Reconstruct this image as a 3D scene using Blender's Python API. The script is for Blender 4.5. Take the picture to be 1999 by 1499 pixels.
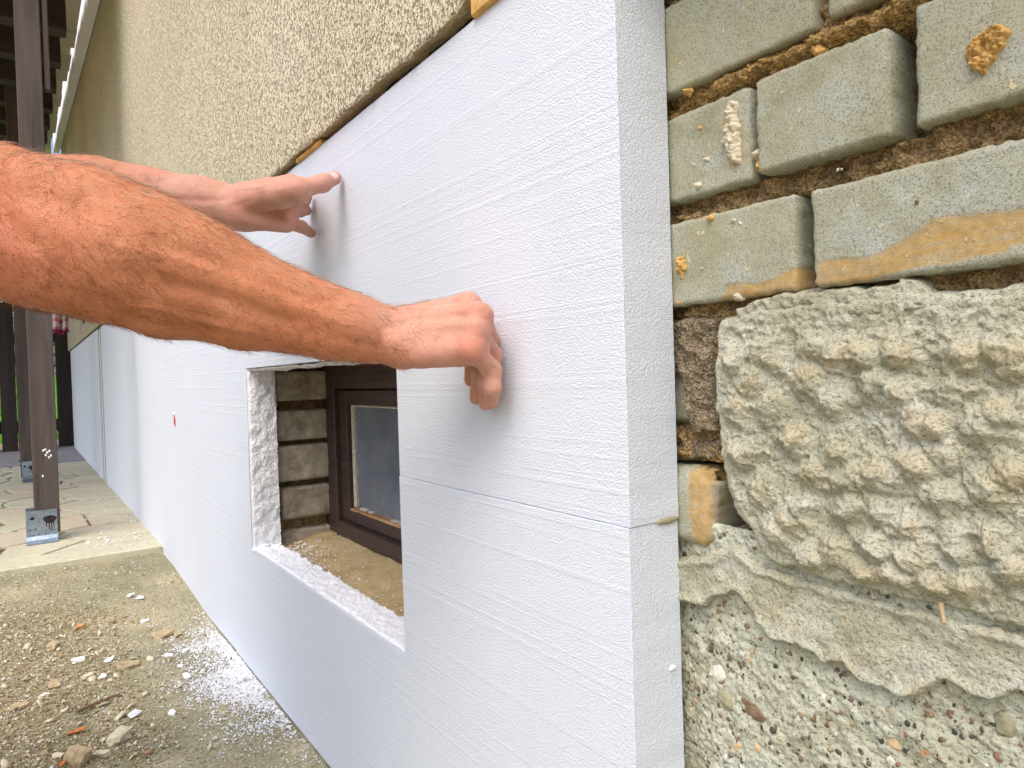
import bpy, bmesh, math, random
import numpy as np
from mathutils import Vector, Matrix
random.seed(7); rng = np.random.default_rng(11)
S = bpy.context.scene
C = S.collection
for o in list(bpy.data.objects): bpy.data.objects.remove(o)

# ------------------------------------------------------------------ camera
YAW, PITCH, ROLL, FPX = .6248, -.0139, .03145, 1322.0
CAM = np.array([-.4, 0., .66])
_F = np.array([math.sin(YAW)*math.cos(PITCH), math.cos(YAW)*math.cos(PITCH), math.sin(PITCH)])
_R0 = np.array([math.cos(YAW), -math.sin(YAW), 0.]); _U0 = np.cross(_R0, _F)
_R = _R0*math.cos(ROLL) - _U0*math.sin(ROLL); _U = _U0*math.cos(ROLL) + _R0*math.sin(ROLL)
cam_d = bpy.data.cameras.new('camera'); cam = bpy.data.objects.new('camera', cam_d); C.objects.link(cam)
cam.matrix_world = Matrix(((_R[0], _U[0], -_F[0], CAM[0]), (_R[1], _U[1], -_F[1], CAM[1]), (_R[2], _U[2], -_F[2], CAM[2]), (0, 0, 0, 1)))
cam_d.sensor_fit = 'HORIZONTAL'; cam_d.sensor_width = 36; cam_d.lens = FPX/1999*36
cam_d.clip_start = .02; cam_d.clip_end = 500
S.camera = cam
# ------------------------------------------------------------------ world, sun, exposure
W = bpy.data.worlds.new('World'); S.world = W; W.use_nodes = True
nt = W.node_tree; nt.nodes.clear()
SUN_DIR = Vector((-.46, -.30, .84)).normalized()          # towards the sun
elev = math.asin(SUN_DIR.z); azim = math.atan2(SUN_DIR.x, SUN_DIR.y)
sky = nt.nodes.new('ShaderNodeTexSky'); sky.sky_type = 'NISHITA'; sky.sun_disc = False
sky.sun_elevation = elev; sky.sun_rotation = azim; sky.air_density = 1.0; sky.dust_density = 4.0; sky.ozone_density = .9
bg = nt.nodes.new('ShaderNodeBackground'); bg.inputs['Strength'].default_value = .15
ow = nt.nodes.new('ShaderNodeOutputWorld')
nt.links.new(sky.outputs[0], bg.inputs[0]); nt.links.new(bg.outputs[0], ow.inputs[0])
sl = bpy.data.lights.new('sun', 'SUN'); sl.energy = 1.0; sl.angle = math.radians(50); sl.color = (1, .975, .94)
so = bpy.data.objects.new('sun', sl); C.objects.link(so)
so.rotation_euler = SUN_DIR.to_track_quat('Z', 'Y').to_euler(); so.location = (-3, 2, 6)
S.view_settings.view_transform = 'Standard'; S.view_settings.look = 'None'
S.view_settings.gamma = 1; S.view_settings.use_curve_mapping = False
S.view_settings.exposure = 0.74
S.render.engine = 'CYCLES'

# ------------------------------------------------------------------ pixel -> point on a real plane
def ray(px, py): return _F + _R*(px-1000)/FPX + _U*(750-py)/FPX
def onx(px, py, X): d = ray(px, py); return CAM + d*(X-CAM[0])/d[0]
def ony(px, py, Y): d = ray(px, py); return CAM + d*(Y-CAM[1])/d[1]
def onz(px, py, Z): d = ray(px, py); return CAM + d*(Z-CAM[2])/d[2]
def ats(px, py, s): return CAM + ray(px, py)*s

# ------------------------------------------------------------------ numpy noise
def _h(ix, iy, iz, seed):
    n = (ix.astype(np.int64)*73856093) ^ (iy.astype(np.int64)*19349663) ^ (iz.astype(np.int64)*83492791) ^ (seed*2654435761 & 0x7fffffff)
    n = (n ^ (n >> 13))*1274126177 & 0x7fffffff
    n = (n ^ (n >> 16))*668265263 & 0x7fffffff
    return (n & 0xffff)/65535.0
def vnoise(x, y, z=0., seed=0):
    x, y, z = np.broadcast_arrays(np.asarray(x, float), np.asarray(y, float), np.asarray(z, float))
    ix, iy, iz = np.floor(x), np.floor(y), np.floor(z); fx, fy, fz = x-ix, y-iy, z-iz
    fx, fy, fz = [t*t*t*(t*(t*6-15)+10) for t in (fx, fy, fz)]
    r = 0
    for a in (0, 1):
        for b in (0, 1):
            for c in (0, 1):
                r = r + _h(ix+a, iy+b, iz+c, seed)*(fx if a else 1-fx)*(fy if b else 1-fy)*(fz if c else 1-fz)
    return r*2-1
def fbm(x, y, z=0., oct=4, seed=0, gain=.5):
    r = 0; a = 1; t = 0
    for i in range(oct):
        r = r + a*vnoise(x*2**i, y*2**i, np.asarray(z)*2**i, seed+i*17); t += a; a *= gain
    return r/t
def sstep(a, b, x):
    t = np.clip((x-a)/(b-a), 0, 1); return t*t*(3-2*t)
def polysd(px, py, poly):
    """signed distance to a polygon, positive inside"""
    poly = np.asarray(poly, float); d = np.full(px.shape, 1e9); s = np.zeros(px.shape, bool)
    n = len(poly)
    for i in range(n):
        a = poly[i]; b = poly[(i+1) % n]; e = b-a
        wx, wy = px-a[0], py-a[1]
        t = np.clip((wx*e[0]+wy*e[1])/(e@e+1e-12), 0, 1)
        d = np.minimum(d, (wx-e[0]*t)**2+(wy-e[1]*t)**2)
        c = ((a[1] > py) != (b[1] > py)) & (px < (b[0]-a[0])*(py-a[1])/((b[1]-a[1]) or 1e-12)+a[0])
        s ^= c
    return np.where(s, 1, -1)*np.sqrt(d)

# ------------------------------------------------------------------ object helpers
def tag(o, label=None, cat=None, group=None, kind=None):
    if label: o['label'] = label
    if cat: o['category'] = cat
    if group: o['group'] = group
    if kind: o['kind'] = kind
    return o
def empty(name, loc, label=None, cat=None, group=None):
    o = bpy.data.objects.new(name, None); C.objects.link(o); o.location = Vector([float(v) for v in loc]); o.empty_display_size = .05
    return tag(o, label, cat, group)
def worldloc(o):
    v = Vector((0, 0, 0))
    while o: v = v + o.location; o = o.parent
    return v
def mesh_np(name, V, faces, mat, parent=None, loc=None, smooth=True, col=None):
    """V in world coordinates; faces: (n,3) or (n,4) array or list of lists"""
    V = np.asarray(V, float)
    base = np.array(worldloc(parent)) if parent else np.zeros(3)
    L = np.array(loc, float) if loc is not None else (base if parent else np.zeros(3))
    me = bpy.data.meshes.new(name)
    if isinstance(faces, np.ndarray):
        k = faces.shape[1]; n = len(faces)
        me.vertices.add(len(V)); me.vertices.foreach_set('co', (V-L).astype(np.float32).ravel())
        me.loops.add(n*k); me.loops.foreach_set('vertex_index', faces.astype(np.int32).ravel())
        me.polygons.add(n); me.polygons.foreach_set('loop_start', np.arange(0, n*k, k, dtype=np.int32))
        me.update(calc_edges=True)
    else:
        me.from_pydata([tuple(v) for v in (V-L)], [], [list(map(int, f)) for f in faces]); me.update()
    me.validate()
    if smooth: me.polygons.foreach_set('use_smooth', np.ones(len(me.polygons), bool))
    if col is not None:
        at = me.color_attributes.new('tint', 'FLOAT_COLOR', 'POINT')
        c4 = np.ones((len(V), 4), np.float32); c4[:, :col.shape[1]] = col
        at.data.foreach_set('color', c4.ravel())
    me.materials.append(mat)
    o = bpy.data.objects.new(name, me); C.objects.link(o); o.location = Vector((L-base).tolist()); o.parent = parent
    return o
class MB:
    def __init__(s): s.v = []; s.f = []; s.n = 0
    def add(s, V, F):
        V = np.asarray(V, float); s.v.append(V); s.f += [[i+s.n for i in f] for f in F]; s.n += len(V)
    def box(s, lo, hi, rot=None, bev=0.0):
        lo = np.array(lo, float); hi = np.array(hi, float); c = (lo+hi)/2; h = (hi-lo)/2
        if bev <= 0:
            V = np.array([[x, y, z] for x in (-1, 1) for y in (-1, 1) for z in (-1, 1)], float)*h
            F = [[0, 1, 3, 2], [4, 6, 7, 5], [0, 4, 5, 1], [2, 3, 7, 6], [0, 2, 6, 4], [1, 5, 7, 3]]
        else:
            b = min(bev, h.min()*.9); V = []; 
            for x in (-1, 1):
                for y in (-1, 1):
                    for z in (-1, 1):
                        sg = np.array([x, y, z])
                        for k in range(3):
                            p = sg*(h-b); p[k] = sg[k]*h[k]; V.append(p)
            V = np.array(V); i = lambda x, y, z, k: ((x*2+y)*2+z)*3+k
            F = []
            for k in range(3):
                for sgn in (0, 1):
                    a, c2 = [q for q in range(3) if q != k]
                    q = []
                    for (u, w) in ((0, 0), (1, 0), (1, 1), (0, 1)):
                        t = [0, 0, 0]; t[k] = sgn; t[a] = u; t[c2] = w; q.append(i(*t, k))
                    F.append(q)
            for k in range(3):  # edges along axis k
                a, c2 = [q for q in range(3) if q != k]
                for u in (0, 1):
                    for w in (0, 1):
                        t0 = [0, 0, 0]; t0[a] = u; t0[c2] = w; t1 = list(t0); t1[k] = 1
                        F.append([i(*t0, a), i(*t1, a), i(*t1, c2), i(*t0, c2)])
            for x in (0, 1):
                for y in (0, 1):
                    for z in (0, 1): F.append([i(x, y, z, 0), i(x, y, z, 1), i(x, y, z, 2)])
        if rot is not None: V = V @ np.array(rot).T
        s.add(V+c, F); return s
    def cyl(s, a, b, r0, r1=None, n=10, cap=True):
        a = np.array(a, float); b = np.array(b, float); r1 = r0 if r1 is None else r1
        d = (b-a)/np.linalg.norm(b-a); t = np.cross(d, [0, 0, 1.]); 
        if np.linalg.norm(t) < .1: t = np.cross(d, [1., 0, 0])
        t /= np.linalg.norm(t); w = np.cross(d, t)
        A = np.arange(n)*2*np.pi/n; ring = np.cos(A)[:, None]*t+np.sin(A)[:, None]*w
        V = np.vstack([a+ring*r0, b+ring*r1]); F = [[i, (i+1) % n, n+(i+1) % n, n+i] for i in range(n)]
        if cap: F += [list(range(n))[::-1], list(range(n, 2*n))]
        s.add(V, F); return s
    def build(s, name, mat, parent=None, smooth=False, loc=None, fix=True):
        o = mesh_np(name, np.vstack(s.v), s.f, mat, parent, loc, smooth)
        if fix:
            bm = bmesh.new(); bm.from_mesh(o.data); bmesh.ops.recalc_face_normals(bm, faces=bm.faces); bm.to_mesh(o.data); bm.free()
        return o
def gridmesh(name, P, mat, parent=None, mask=None, col=None, flip=False, smooth=True, loc=None):
    """P: (nu,nv,3) world grid; mask (nu-1,nv-1) faces kept"""
    nu, nv = P.shape[:2]; idx = np.arange(nu*nv).reshape(nu, nv)
    q = np.stack([idx[:-1, :-1], idx[1:, :-1], idx[1:, 1:], idx[:-1, 1:]], -1)
    q = q[mask] if mask is not None else q.reshape(-1, 4)
    if flip: q = q[:, ::-1]
    used = np.unique(q); remap = np.full(nu*nv, -1); remap[used] = np.arange(len(used))
    V = P.reshape(-1, 3)[used]; c = None if col is None else col.reshape(-1, col.shape[-1])[used]
    return mesh_np(name, V, remap[q], mat, parent, loc, smooth, c)

# ------------------------------------------------------------------ materials
class NT:
    def __init__(s, name):
        s.m = bpy.data.materials.new(name); s.m.use_nodes = True; s.t = s.m.node_tree; s.t.nodes.clear()
        s.out = s.n('OutputMaterial'); s.b = s.n('BsdfPrincipled'); s.l(s.b.outputs[0], s.out.inputs[0])
        s.tc = s.n('TexCoord')
    def n(s, t, **k):
        x = s.t.nodes.new('ShaderNode'+t)
        for a, b in k.items(): setattr(x, a, b)
        return x
    def l(s, a, b): s.t.links.new(a, b)
    def obj(s, sc=(1, 1, 1)):
        mp = s.n('Mapping'); mp.inputs['Scale'].default_value = sc; s.l(s.tc.outputs['Object'], mp.inputs[0]); return mp.outputs[0]
    def noise(s, scale, detail=4, rough=.55, vec=None, dist=0.):
        x = s.n('TexNoise'); x.inputs['Scale'].default_value = scale; x.inputs['Detail'].default_value = detail
        x.inputs['Roughness'].default_value = rough; x.inputs['Distortion'].default_value = dist
        s.l(vec or s.tc.outputs['Object'], x.inputs['Vector']); return x.outputs['Fac']
    def voro(s, scale, vec=None, feature='F1', out='Distance', rand=1.):
        x = s.n('TexVoronoi', feature=feature); x.inputs['Scale'].default_value = scale; x.inputs['Randomness'].default_value = rand
        s.l(vec or s.tc.outputs['Object'], x.inputs['Vector']); return x.outputs[out]
    def ramp(s, fac, stops):
        x = s.n('ValToRGB'); e = x.color_ramp.elements
        while len(e) < len(stops): e.new(.5)
        for i, (p, c) in enumerate(stops):
            e[i].position = p; e[i].color = (*c, 1) if not isinstance(c, (int, float)) else (c, c, c, 1)
        s.l(fac, x.inputs[0]); return x.outputs[0]
    def mix(s, fac, a, b, mode='MIX'):
        x = s.n('Mix', data_type='RGBA', blend_type=mode)
        for sock, v in ((x.inputs[0], fac), (x.inputs[6], a), (x.inputs[7], b)):
            if isinstance(v, (int, float)): sock.default_value = v
            elif isinstance(v, tuple): sock.default_value = (*v, 1)
            else: s.l(v, sock)
        return x.outputs[2]
    def math(s, op, a, b=0., c=None):
        x = s.n('Math', operation=op)
        for i, v in enumerate((a, b) if c is None else (a, b, c)):
            if isinstance(v, (int, float)): x.inputs[i].default_value = v
            else: s.l(v, x.inputs[i])
        return x.outputs[0]
    def bump(s, h, dist=.001, strength=1., prev=None):
        x = s.n('Bump'); x.inputs['Distance'].default_value = dist; x.inputs['Strength'].default_value = strength
        s.l(h, x.inputs['Height'])
        if prev: s.l(prev, x.inputs['Normal'])
        return x.outputs[0]
    def attr(s, name='tint'):
        x = s.n('Attribute'); x.attribute_name = name; sp = s.n('SeparateColor'); s.l(x.outputs['Color'], sp.inputs[0]); return sp.outputs
    def rand(s): return s.n('ObjectInfo').outputs['Random']
    def done(s, col, rough=.8, nrm=None, spec=.5, metal=0.):
        for k, v in (('Base Color', col), ('Roughness', rough), ('Specular IOR Level', spec), ('Metallic', metal)):
            i = s.b.inputs[k]
            if isinstance(v, (int, float)): i.default_value = v
            elif isinstance(v, tuple): i.default_value = (*v, 1)
            else: s.l(v, i)
        if nrm: s.l(nrm, s.b.inputs['Normal'])
        return s.m
M = {}
# white expanded polystyrene, wire-cut streaks along the board
def foam_mat(name, streak, grain, base=(.715, .765, .855)):
    t = NT(name)
    st = t.ramp(t.noise(1, 4, .6, t.obj((300., .9, 130.))), [(.54, 0.), (.60, .4), (.74, .7)])
    st2 = t.noise(1, 3, .6, t.obj((500., 3.2, 620.)))
    v = t.voro(300, t.obj((1, 1, 1))); v2 = t.voro(300, None, 'DISTANCE_TO_EDGE')
    g = t.noise(900, 2, .6)
    h = t.math('ADD', t.math('MULTIPLY', st, streak), t.math('MULTIPLY', st2, streak*.45))
    h = t.math('ADD', h, t.math('MULTIPLY', t.ramp(v2, [(0, 0), (.16, 1)]), grain))
    h = t.math('ADD', h, t.math('MULTIPLY', g, grain*.8))
    dirt = t.ramp(t.noise(3, 4, .6), [(.35, base), (.75, tuple(b*.965 for b in base))])
    speck = t.ramp(t.noise(140, 2, .5), [(.77, 0.), (.80, 1.)])
    c = t.mix(t.math('MULTIPLY', speck, .25), dirt, (.55, .56, .6))
    return t.done(c, .62, t.bump(h, .0010, .75), .35)
M['foam'] = foam_mat('polystyrene_face', .62, .48)
M['foam_far'] = foam_mat('polystyrene_far', .4, .48)
def torn():
    t = NT('polystyrene_torn')
    v = t.voro(210, None, 'SMOOTH_F1'); n = t.noise(420, 4, .6)
    h = t.math('ADD', t.math('MULTIPLY', v, -.8), n)
    return t.done(t.ramp(n, [(.3, (.78, .80, .86)), (.6, (.86, .875, .91))]), .7, t.bump(h, .0014, 1.), .3)
M['torn'] = torn()
def stucco():
    t = NT('scraped_stucco')
    w = t.noise(275, 3, .65, t.obj((1, .85, .7)), .7); p = t.noise(150, 2, .6, t.obj((1, .9, .7)), 1.6)
    big = t.noise(1.6, 3, .5); fine = t.noise(420, 3, .6)
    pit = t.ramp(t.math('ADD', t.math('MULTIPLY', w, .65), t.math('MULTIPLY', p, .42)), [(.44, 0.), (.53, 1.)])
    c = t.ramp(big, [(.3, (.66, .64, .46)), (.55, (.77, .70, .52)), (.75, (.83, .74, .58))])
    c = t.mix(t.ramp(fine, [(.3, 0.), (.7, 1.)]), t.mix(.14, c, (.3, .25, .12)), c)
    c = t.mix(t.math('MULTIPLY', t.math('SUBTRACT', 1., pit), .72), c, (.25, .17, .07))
    h = t.math('ADD', pit, t.math('MULTIPLY', fine, .35))
    return t.done(c, .9, t.bump(h, .0045, 1.), .2)
M['stucco'] = stucco()
def stucco_edge():
    t = NT('stucco_broken_edge'); n = t.noise(120, 5, .65)
    c = t.ramp(n, [(.3, (.36, .28, .14)), (.55, (.58, .47, .27)), (.75, (.70, .60, .38))])
    return t.done(c, .95, t.bump(n, .006, 1.), .2)
M['stucco_edge'] = stucco_edge()
def brick_mat():
    t = NT('sand_lime_brick')
    r = t.rand(); a = t.attr()
    n = t.noise(26, 4, .6); f = t.noise(620, 4, .85); f2 = t.noise(1500, 2, .6)
    c = t.ramp(n, [(.30, (.31, .31, .20)), (.5, (.40, .41, .315)), (.72, (.46, .49, .47))])
    c = t.mix(t.math('MULTIPLY', r, .45), c, (.42, .41, .27))
    c = t.mix(t.ramp(f, [(.41, .85), (.50, 0.)]), c, (.17, .165, .115))
    c = t.mix(t.ramp(t.noise(12, 3, .5), [(.5, 0.), (.72, .5)]), c, (.36, .34, .20))
    c = t.mix(t.ramp(f2, [(.58, 0.), (.68, .6)]), c, (.66, .64, .52))
    wave = t.math('ADD', t.noise(60, 4, .6), t.math('MULTIPLY', a[0], 1.))     # clay smears from the vertex mask
    sm = t.ramp(t.math('MULTIPLY', a[0], t.math('ADD', .35, t.noise(120, 5, .75, t.obj((1, .5, 2))))), [(.38, 0.), (.80, 1.)])
    clay = t.ramp(t.noise(150, 4, .6), [(.3, (.40, .24, .07)), (.7, (.58, .38, .14))])
    c = t.mix(t.math('MULTIPLY', sm, t.math('ADD', -.1, t.math('MULTIPLY', t.noise(1, 5, .7, t.obj((30, 30, 300))), 1.7))), c, clay)
    chips = t.ramp(t.noise(170, 1, .4), [(.735, 0.), (.75, 1.)])
    c = t.mix(t.math('MULTIPLY', chips, .8), c, (.66, .56, .36))
    h = t.math('ADD', t.math('MULTIPLY', f, .8), t.math('MULTIPLY', f2, .4)); h = t.math('ADD', h, t.math('MULTIPLY', chips, 1.2))
    h = t.math('ADD', h, t.math('MULTIPLY', sm, .5))
    return t.done(c, .88, t.bump(h, .0009, 1.), .25)
M['brick'] = brick_mat()
def mortar(nm='crumbly_mortar', cc=((.24, .165, .08), (.46, .32, .165), (.66, .45, .20))):
    t = NT(nm); n = t.noise(60, 6, .75); f = t.noise(420, 4, .7); v = t.voro(420)
    c = t.ramp(n, [(.30, cc[0]), (.5, cc[1]), (.68, cc[2])])
    a = t.attr(); c = t.mix(t.math('MULTIPLY', a[0], .75), c, t.ramp(n, [(.35, (.42, .26, .09)), (.65, (.78, .50, .18))]))
    c = t.mix(t.ramp(f, [(.38, .85), (.54, 0.)]), c, (.11, .075, .04))
    c = t.mix(t.ramp(v, [(.1, .3), (.3, 0.)]), c, (.60, .50, .34))
    return t.done(c, .95, t.bump(t.math('SUBTRACT', t.math('ADD', f, n), v), .0035, 1.), .15)
M['mortar'] = mortar()
M['mortar_grey'] = mortar('grey_brown_mortar', ((.20, .16, .10), (.37, .30, .20), (.52, .44, .31)))
def clay():
    t = NT('orange_mortar_dab'); f = t.noise(330, 5, .7)
    c = t.ramp(f, [(.3, (.48, .27, .08)), (.5, (.74, .45, .15)), (.7, (.86, .60, .27))])
    return t.done(c, .95, t.bump(f, .0028, 1.), .15)
M['clay'] = clay()
def concrete():
    t = NT('knobbly_concrete'); a = t.attr()
    n = t.noise(22, 5, .6); f = t.noise(420, 4, .7); g = t.noise(130, 4, .65, None, 1.2)
    c = t.ramp(n, [(.3, (.45, .435, .305)), (.5, (.55, .548, .425)), (.7, (.64, .65, .555))])
    oc = t.ramp(g, [(.3, (.50, .38, .20)), (.7, (.70, .60, .40))])
    m = t.ramp(t.math('MULTIPLY', a[0], t.math('ADD', .35, g)), [(.22, 0.), (.75, 1.)])
    c = t.mix(t.math('MULTIPLY', m, .5), c, oc)
    c = t.mix(t.ramp(f, [(.36, .8), (.48, 0.)]), c, (.22, .19, .11))
    c = t.mix(t.ramp(g, [(.62, 0.), (.72, .7)]), c, (.72, .70, .60))
    h = t.math('ADD', f, t.math('MULTIPLY', g, 1.5))
    return t.done(c, .9, t.bump(h, .0026, 1.), .2)
M['concrete'] = concrete()
def found():
    t = NT('pebbly_foundation_concrete'); a = t.attr()
    n = t.noise(14, 5, .6); f = t.noise(380, 4, .7); v = t.voro(190, None, 'F1', 'Color'); vd = t.voro(190)
    sp = t.n('SeparateColor'); t.l(v, sp.inputs[0])
    c = t.ramp(n, [(.3, (.42, .42, .30)), (.5, (.53, .54, .43)), (.7, (.61, .63, .54))])
    c = t.mix(t.ramp(f, [(.38, .7), (.47, 0.)]), c, (.20, .17, .10))
    grit = t.math('MULTIPLY', t.ramp(sp.outputs[0], [(.72, 0.), (.74, 1.)]), t.ramp(vd, [(.25, 1.), (.42, 0.)]))
    gc = t.ramp(sp.outputs[1], [(0., (.05, .05, .05)), (.3, (.16, .12, .08)), (.5, (.30, .11, .05)), (.7, (.45, .36, .22)), (1., (.62, .6, .52))])
    c = t.mix(t.math('MULTIPLY', grit, .85), c, gc)
    return t.done(c, .9, t.bump(t.math('ADD', f, grit), .002, 1.), .2)
M['found'] = found()
def pebble(name, col, var=.3):
    t = NT(name); n = t.noise(200, 4, .6)
    c = t.ramp(n, [(.3, tuple(x*(1-var) for x in col)), (.7, tuple(min(1, x*(1+var)) for x in col))])
    return t.done(c, .55, t.bump(n, .0008, .8), .4)
for nm, cc in dict(orange=(.50, .25, .10), red=(.27, .14, .10), dark=(.07, .065, .055), brown=(.20, .13, .08), tan=(.50, .38, .22), pale=(.66, .64, .56), greenish=(.33, .31, .20), grey=(.34, .34, .32)).items():
    M['peb_'+nm] = pebble('pebble_'+nm, cc)
def wood(name, a, b, sc=(30, 30, 2), rough=.6):
    t = NT(name); n = t.noise(1, 6, .65, t.obj(sc), .4); m = t.noise(1, 3, .6, t.obj(tuple(x*5 for x in sc)))
    c = t.ramp(n, [(.3, a), (.68, b)])
    return t.done(c, rough, t.bump(t.math('ADD', n, t.math('MULTIPLY', m, .5)), .0012, .9), .4)
M['post'] = wood('dark_stained_post', (.045, .032, .028), (.105, .080, .070), (34, 34, 2.2))
M['fence'] = wood('dark_fence_wood', (.018, .013, .011), (.045, .032, .026), (34, 34, 2.2))
M['rafter'] = wood('rafter_wood', (.018, .013, .012), (.045, .033, .03), (2, 30, 30))
M['roof'] = wood('pale_roof_board', (.40, .37, .28), (.56, .52, .42), (2, 34, 34), .7)
def translucent(m, col, fac):
    t = m.node_tree; b = [n for n in t.nodes if n.type == 'BSDF_PRINCIPLED'][0]; o = [n for n in t.nodes if n.type == 'OUTPUT_MATERIAL'][0]
    tr = t.nodes.new('ShaderNodeBsdfTranslucent'); tr.inputs[0].default_value = (*col, 1); mx = t.nodes.new('ShaderNodeMixShader'); mx.inputs[0].default_value = fac
    t.links.new(b.outputs[0], mx.inputs[1]); t.links.new(tr.outputs[0], mx.inputs[2]); t.links.new(mx.outputs[0], o.inputs[0])
translucent(M['roof'], (.60, .55, .38), .14)
def winwood():
    t = NT('weathered_window_wood'); n = t.noise(1, 6, .7, t.obj((90, 3, 90)), .5); k = t.noise(18, 4, .6)
    a = t.attr()
    c = t.ramp(n, [(.3, (.030, .018, .016)), (.7, (.085, .052, .045))])
    flake = t.ramp(t.math('MULTIPLY', a[0], t.math('ADD', k, n)), [(.60, 0.), (.75, 1.)])
    c = t.mix(flake, c, t.ramp(n, [(.35, (.34, .15, .06)), (.65, (.58, .38, .20))]))
    return t.done(c, .55, t.bump(n, .0016, 1.), .4)
M['winwood'] = winwood()
def jamb_brick():
    t = NT('brick_in_reveal'); n = t.noise(40, 5, .6); f = t.noise(260, 3, .65)
    c = t.ramp(n, [(.3, (.34, .31, .24)), (.7, (.58, .55, .45))]); c = t.mix(t.math('MULTIPLY', t.rand(), .4), c, (.26, .22, .17))
    sp = t.ramp(t.noise(90, 2, .5), [(.62, 0.), (.68, 1.)]); c = t.mix(t.math('MULTIPLY', sp, .8), c, (.60, .47, .26)); c = t.mix(t.ramp(t.noise(24, 5, .7), [(.5, 0.), (.62, .7)]), c, (.24, .19, .13))
    return t.done(c, .9, t.bump(f, .0016, 1.), .2)
M['jamb'] = jamb_brick()
def putty():
    t = NT('old_white_putty'); n = t.noise(120, 4, .65)
    return t.done(t.ramp(n, [(.35, (.40, .36, .28)), (.6, (.66, .63, .55))]), .8, t.bump(n, .0015, 1.), .2)
M['putty'] = putty()
def glass():
    t = NT('dusty_basement_glass'); n = t.noise(9, 4, .6); d = t.noise(300, 2, .5)
    c = t.ramp(n, [(.3, (.12, .145, .18)), (.7, (.19, .22, .27))])
    c = t.mix(t.ramp(d, [(.76, 0.), (.78, .4)]), c, (.35, .35, .33))
    return t.done(c, t.ramp(n, [(.3, .12), (.7, .3)]), None, .7)
M['glass'] = glass()
def sill():
    t = NT('sandy_sill_mortar'); n = t.noise(16, 5, .65); f = t.noise(380, 4, .7)
    c = t.ramp(n, [(.3, (.38, .28, .14)), (.55, (.52, .40, .22)), (.75, (.58, .47, .28))])
    c = t.mix(t.ramp(f, [(.34, .7), (.47, 0.)]), c, (.2, .14, .07))
    return t.done(c, .95, t.bump(t.math('ADD', f, n), .002, 1.), .15)
M['sill'] = sill()
def slab():
    t = NT('dusty_concrete_slab'); n = t.noise(3.2, 5, .65); f = t.noise(150, 4, .7); g = t.noise(26, 4, .65)
    c = t.ramp(n, [(.3, (.23, .225, .14)), (.5, (.34, .315, .205)), (.7, (.49, .43, .29))])
    c = t.mix(t.ramp(g, [(.58, 0.), (.70, .5)]), c, (.62, .57, .44))
    c = t.mix(t.ramp(f, [(.38, .8), (.50, 0.)]), c, (.16, .13, .07))
    return t.done(c, .95, t.bump(t.math('ADD', f, t.math('MULTIPLY', g, .8)), .003, 1.), .2)
M['slab'] = slab()
def flag(name, a, b, c3):
    t = NT(name); n = t.noise(6, 4, .6); f = t.noise(60, 4, .65); r = t.rand()
    c = t.ramp(n, [(.3, a), (.7, b)]); c = t.mix(t.math('MULTIPLY', t.ramp(r, [(.35, 0.), (1., 1.)]), .7), c, c3)
    c = t.mix(t.ramp(f, [(.35, .35), (.5, 0.)]), c, tuple(x*.5 for x in a))
    return t.done(c, .75, t.bump(f, .0016, .8), .3)
M['flag'] = flag('sandstone_flag', (.47, .455, .33), (.57, .545, .41), (.54, .43, .33))
M['flag_blue'] = flag('slate_flag', (.24, .23, .26), (.33, .31, .35), (.28, .26, .25))
M['joint'] = flag('paving_joint', (.20, .165, .09), (.27, .23, .13), (.24, .2, .12))
def gravel():
    t = NT('rubble_chips'); v = t.voro(160, None, 'F1', 'Color'); sp = t.n('SeparateColor'); t.l(v, sp.inputs[0])
    c = t.ramp(sp.outputs[0], [(0., (.16, .115, .055)), (.3, (.34, .265, .15)), (.7, (.50, .41, .265)), (.9, (.64, .57, .43)), (1., (.75, .72, .62))])
    return t.done(c, .92, t.bump(t.noise(400, 3, .6), .001, 1.), .15)
M['gravel'] = gravel()
def simple(name, col, rough=.8, sc=120., var=.15, bd=.001, metal=0., spec=.3):
    t = NT(name); n = t.noise(sc, 4, .6)
    c = t.ramp(n, [(.3, tuple(x*(1-var) for x in col)), (.7, tuple(min(1, x*(1+var)) for x in col))])
    return t.done(c, rough, t.bump(n, bd, .8), spec, metal)
M['crumb'] = simple('foam_crumb', (.83, .84, .87), .7)
M['zinc'] = simple('galvanised_steel', (.34, .42, .52), .34, 60, .25, .0004, .9, .5)
M['bolt'] = simple('yellow_zinc_bolt', (.45, .36, .14), .35, 60, .2, .0003, .8, .5)
M['paintdrip'] = simple('dark_stain_drip', (.03, .02, .018), .4)
M['hole'] = simple('dark_hole', (.012, .012, .012), .9)
M['leaf_orange'] = simple('dry_orange_leaf', (.50, .17, .05), .8)
M['stick'] = simple('dry_twig', (.20, .12, .06), .85)
M['stone_pale'] = simple('pale_limestone_chip', (.60, .54, .40), .85, 90, .2, .002)
M['stone_tan'] = simple('tan_stone_chip', (.42, .33, .20), .9, 90, .25, .002)
M['stone_orange'] = simple('orange_brick_chip', (.52, .30, .13), .9, 90, .25, .002)
M['red'] = simple('red_plastic', (.55, .03, .02), .4)
M['dirty'] = simple('dirty_joint_filler', (.36, .35, .24), .9, 25, .45, .003)
M['yellow'] = simple('yellow_pur_foam', (.58, .36, .11), .85, 90, .25, .003)
M['white'] = simple('lit_wall_strip', (.78, .79, .80), .7, 60, .06)
M['lawn'] = simple('lawn_soil', (.12, .36, .03), .95, 3, .4, .02)
M['soil'] = simple('ochre_soil', (.50, .38, .20), .95, 12, .35, .02)
M['fieldstone'] = simple('grey_fieldstone', (.30, .29, .22), .9, 14, .35, .01)
M['grass'] = simple('bright_grass', (.20, .55, .03), .8, 3, .35)
M['leaf'] = simple('shrub_leaf', (.11, .17, .035), .7, 5, .45)
M['bark'] = simple('shrub_stem', (.22, .17, .09), .9)
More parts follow.
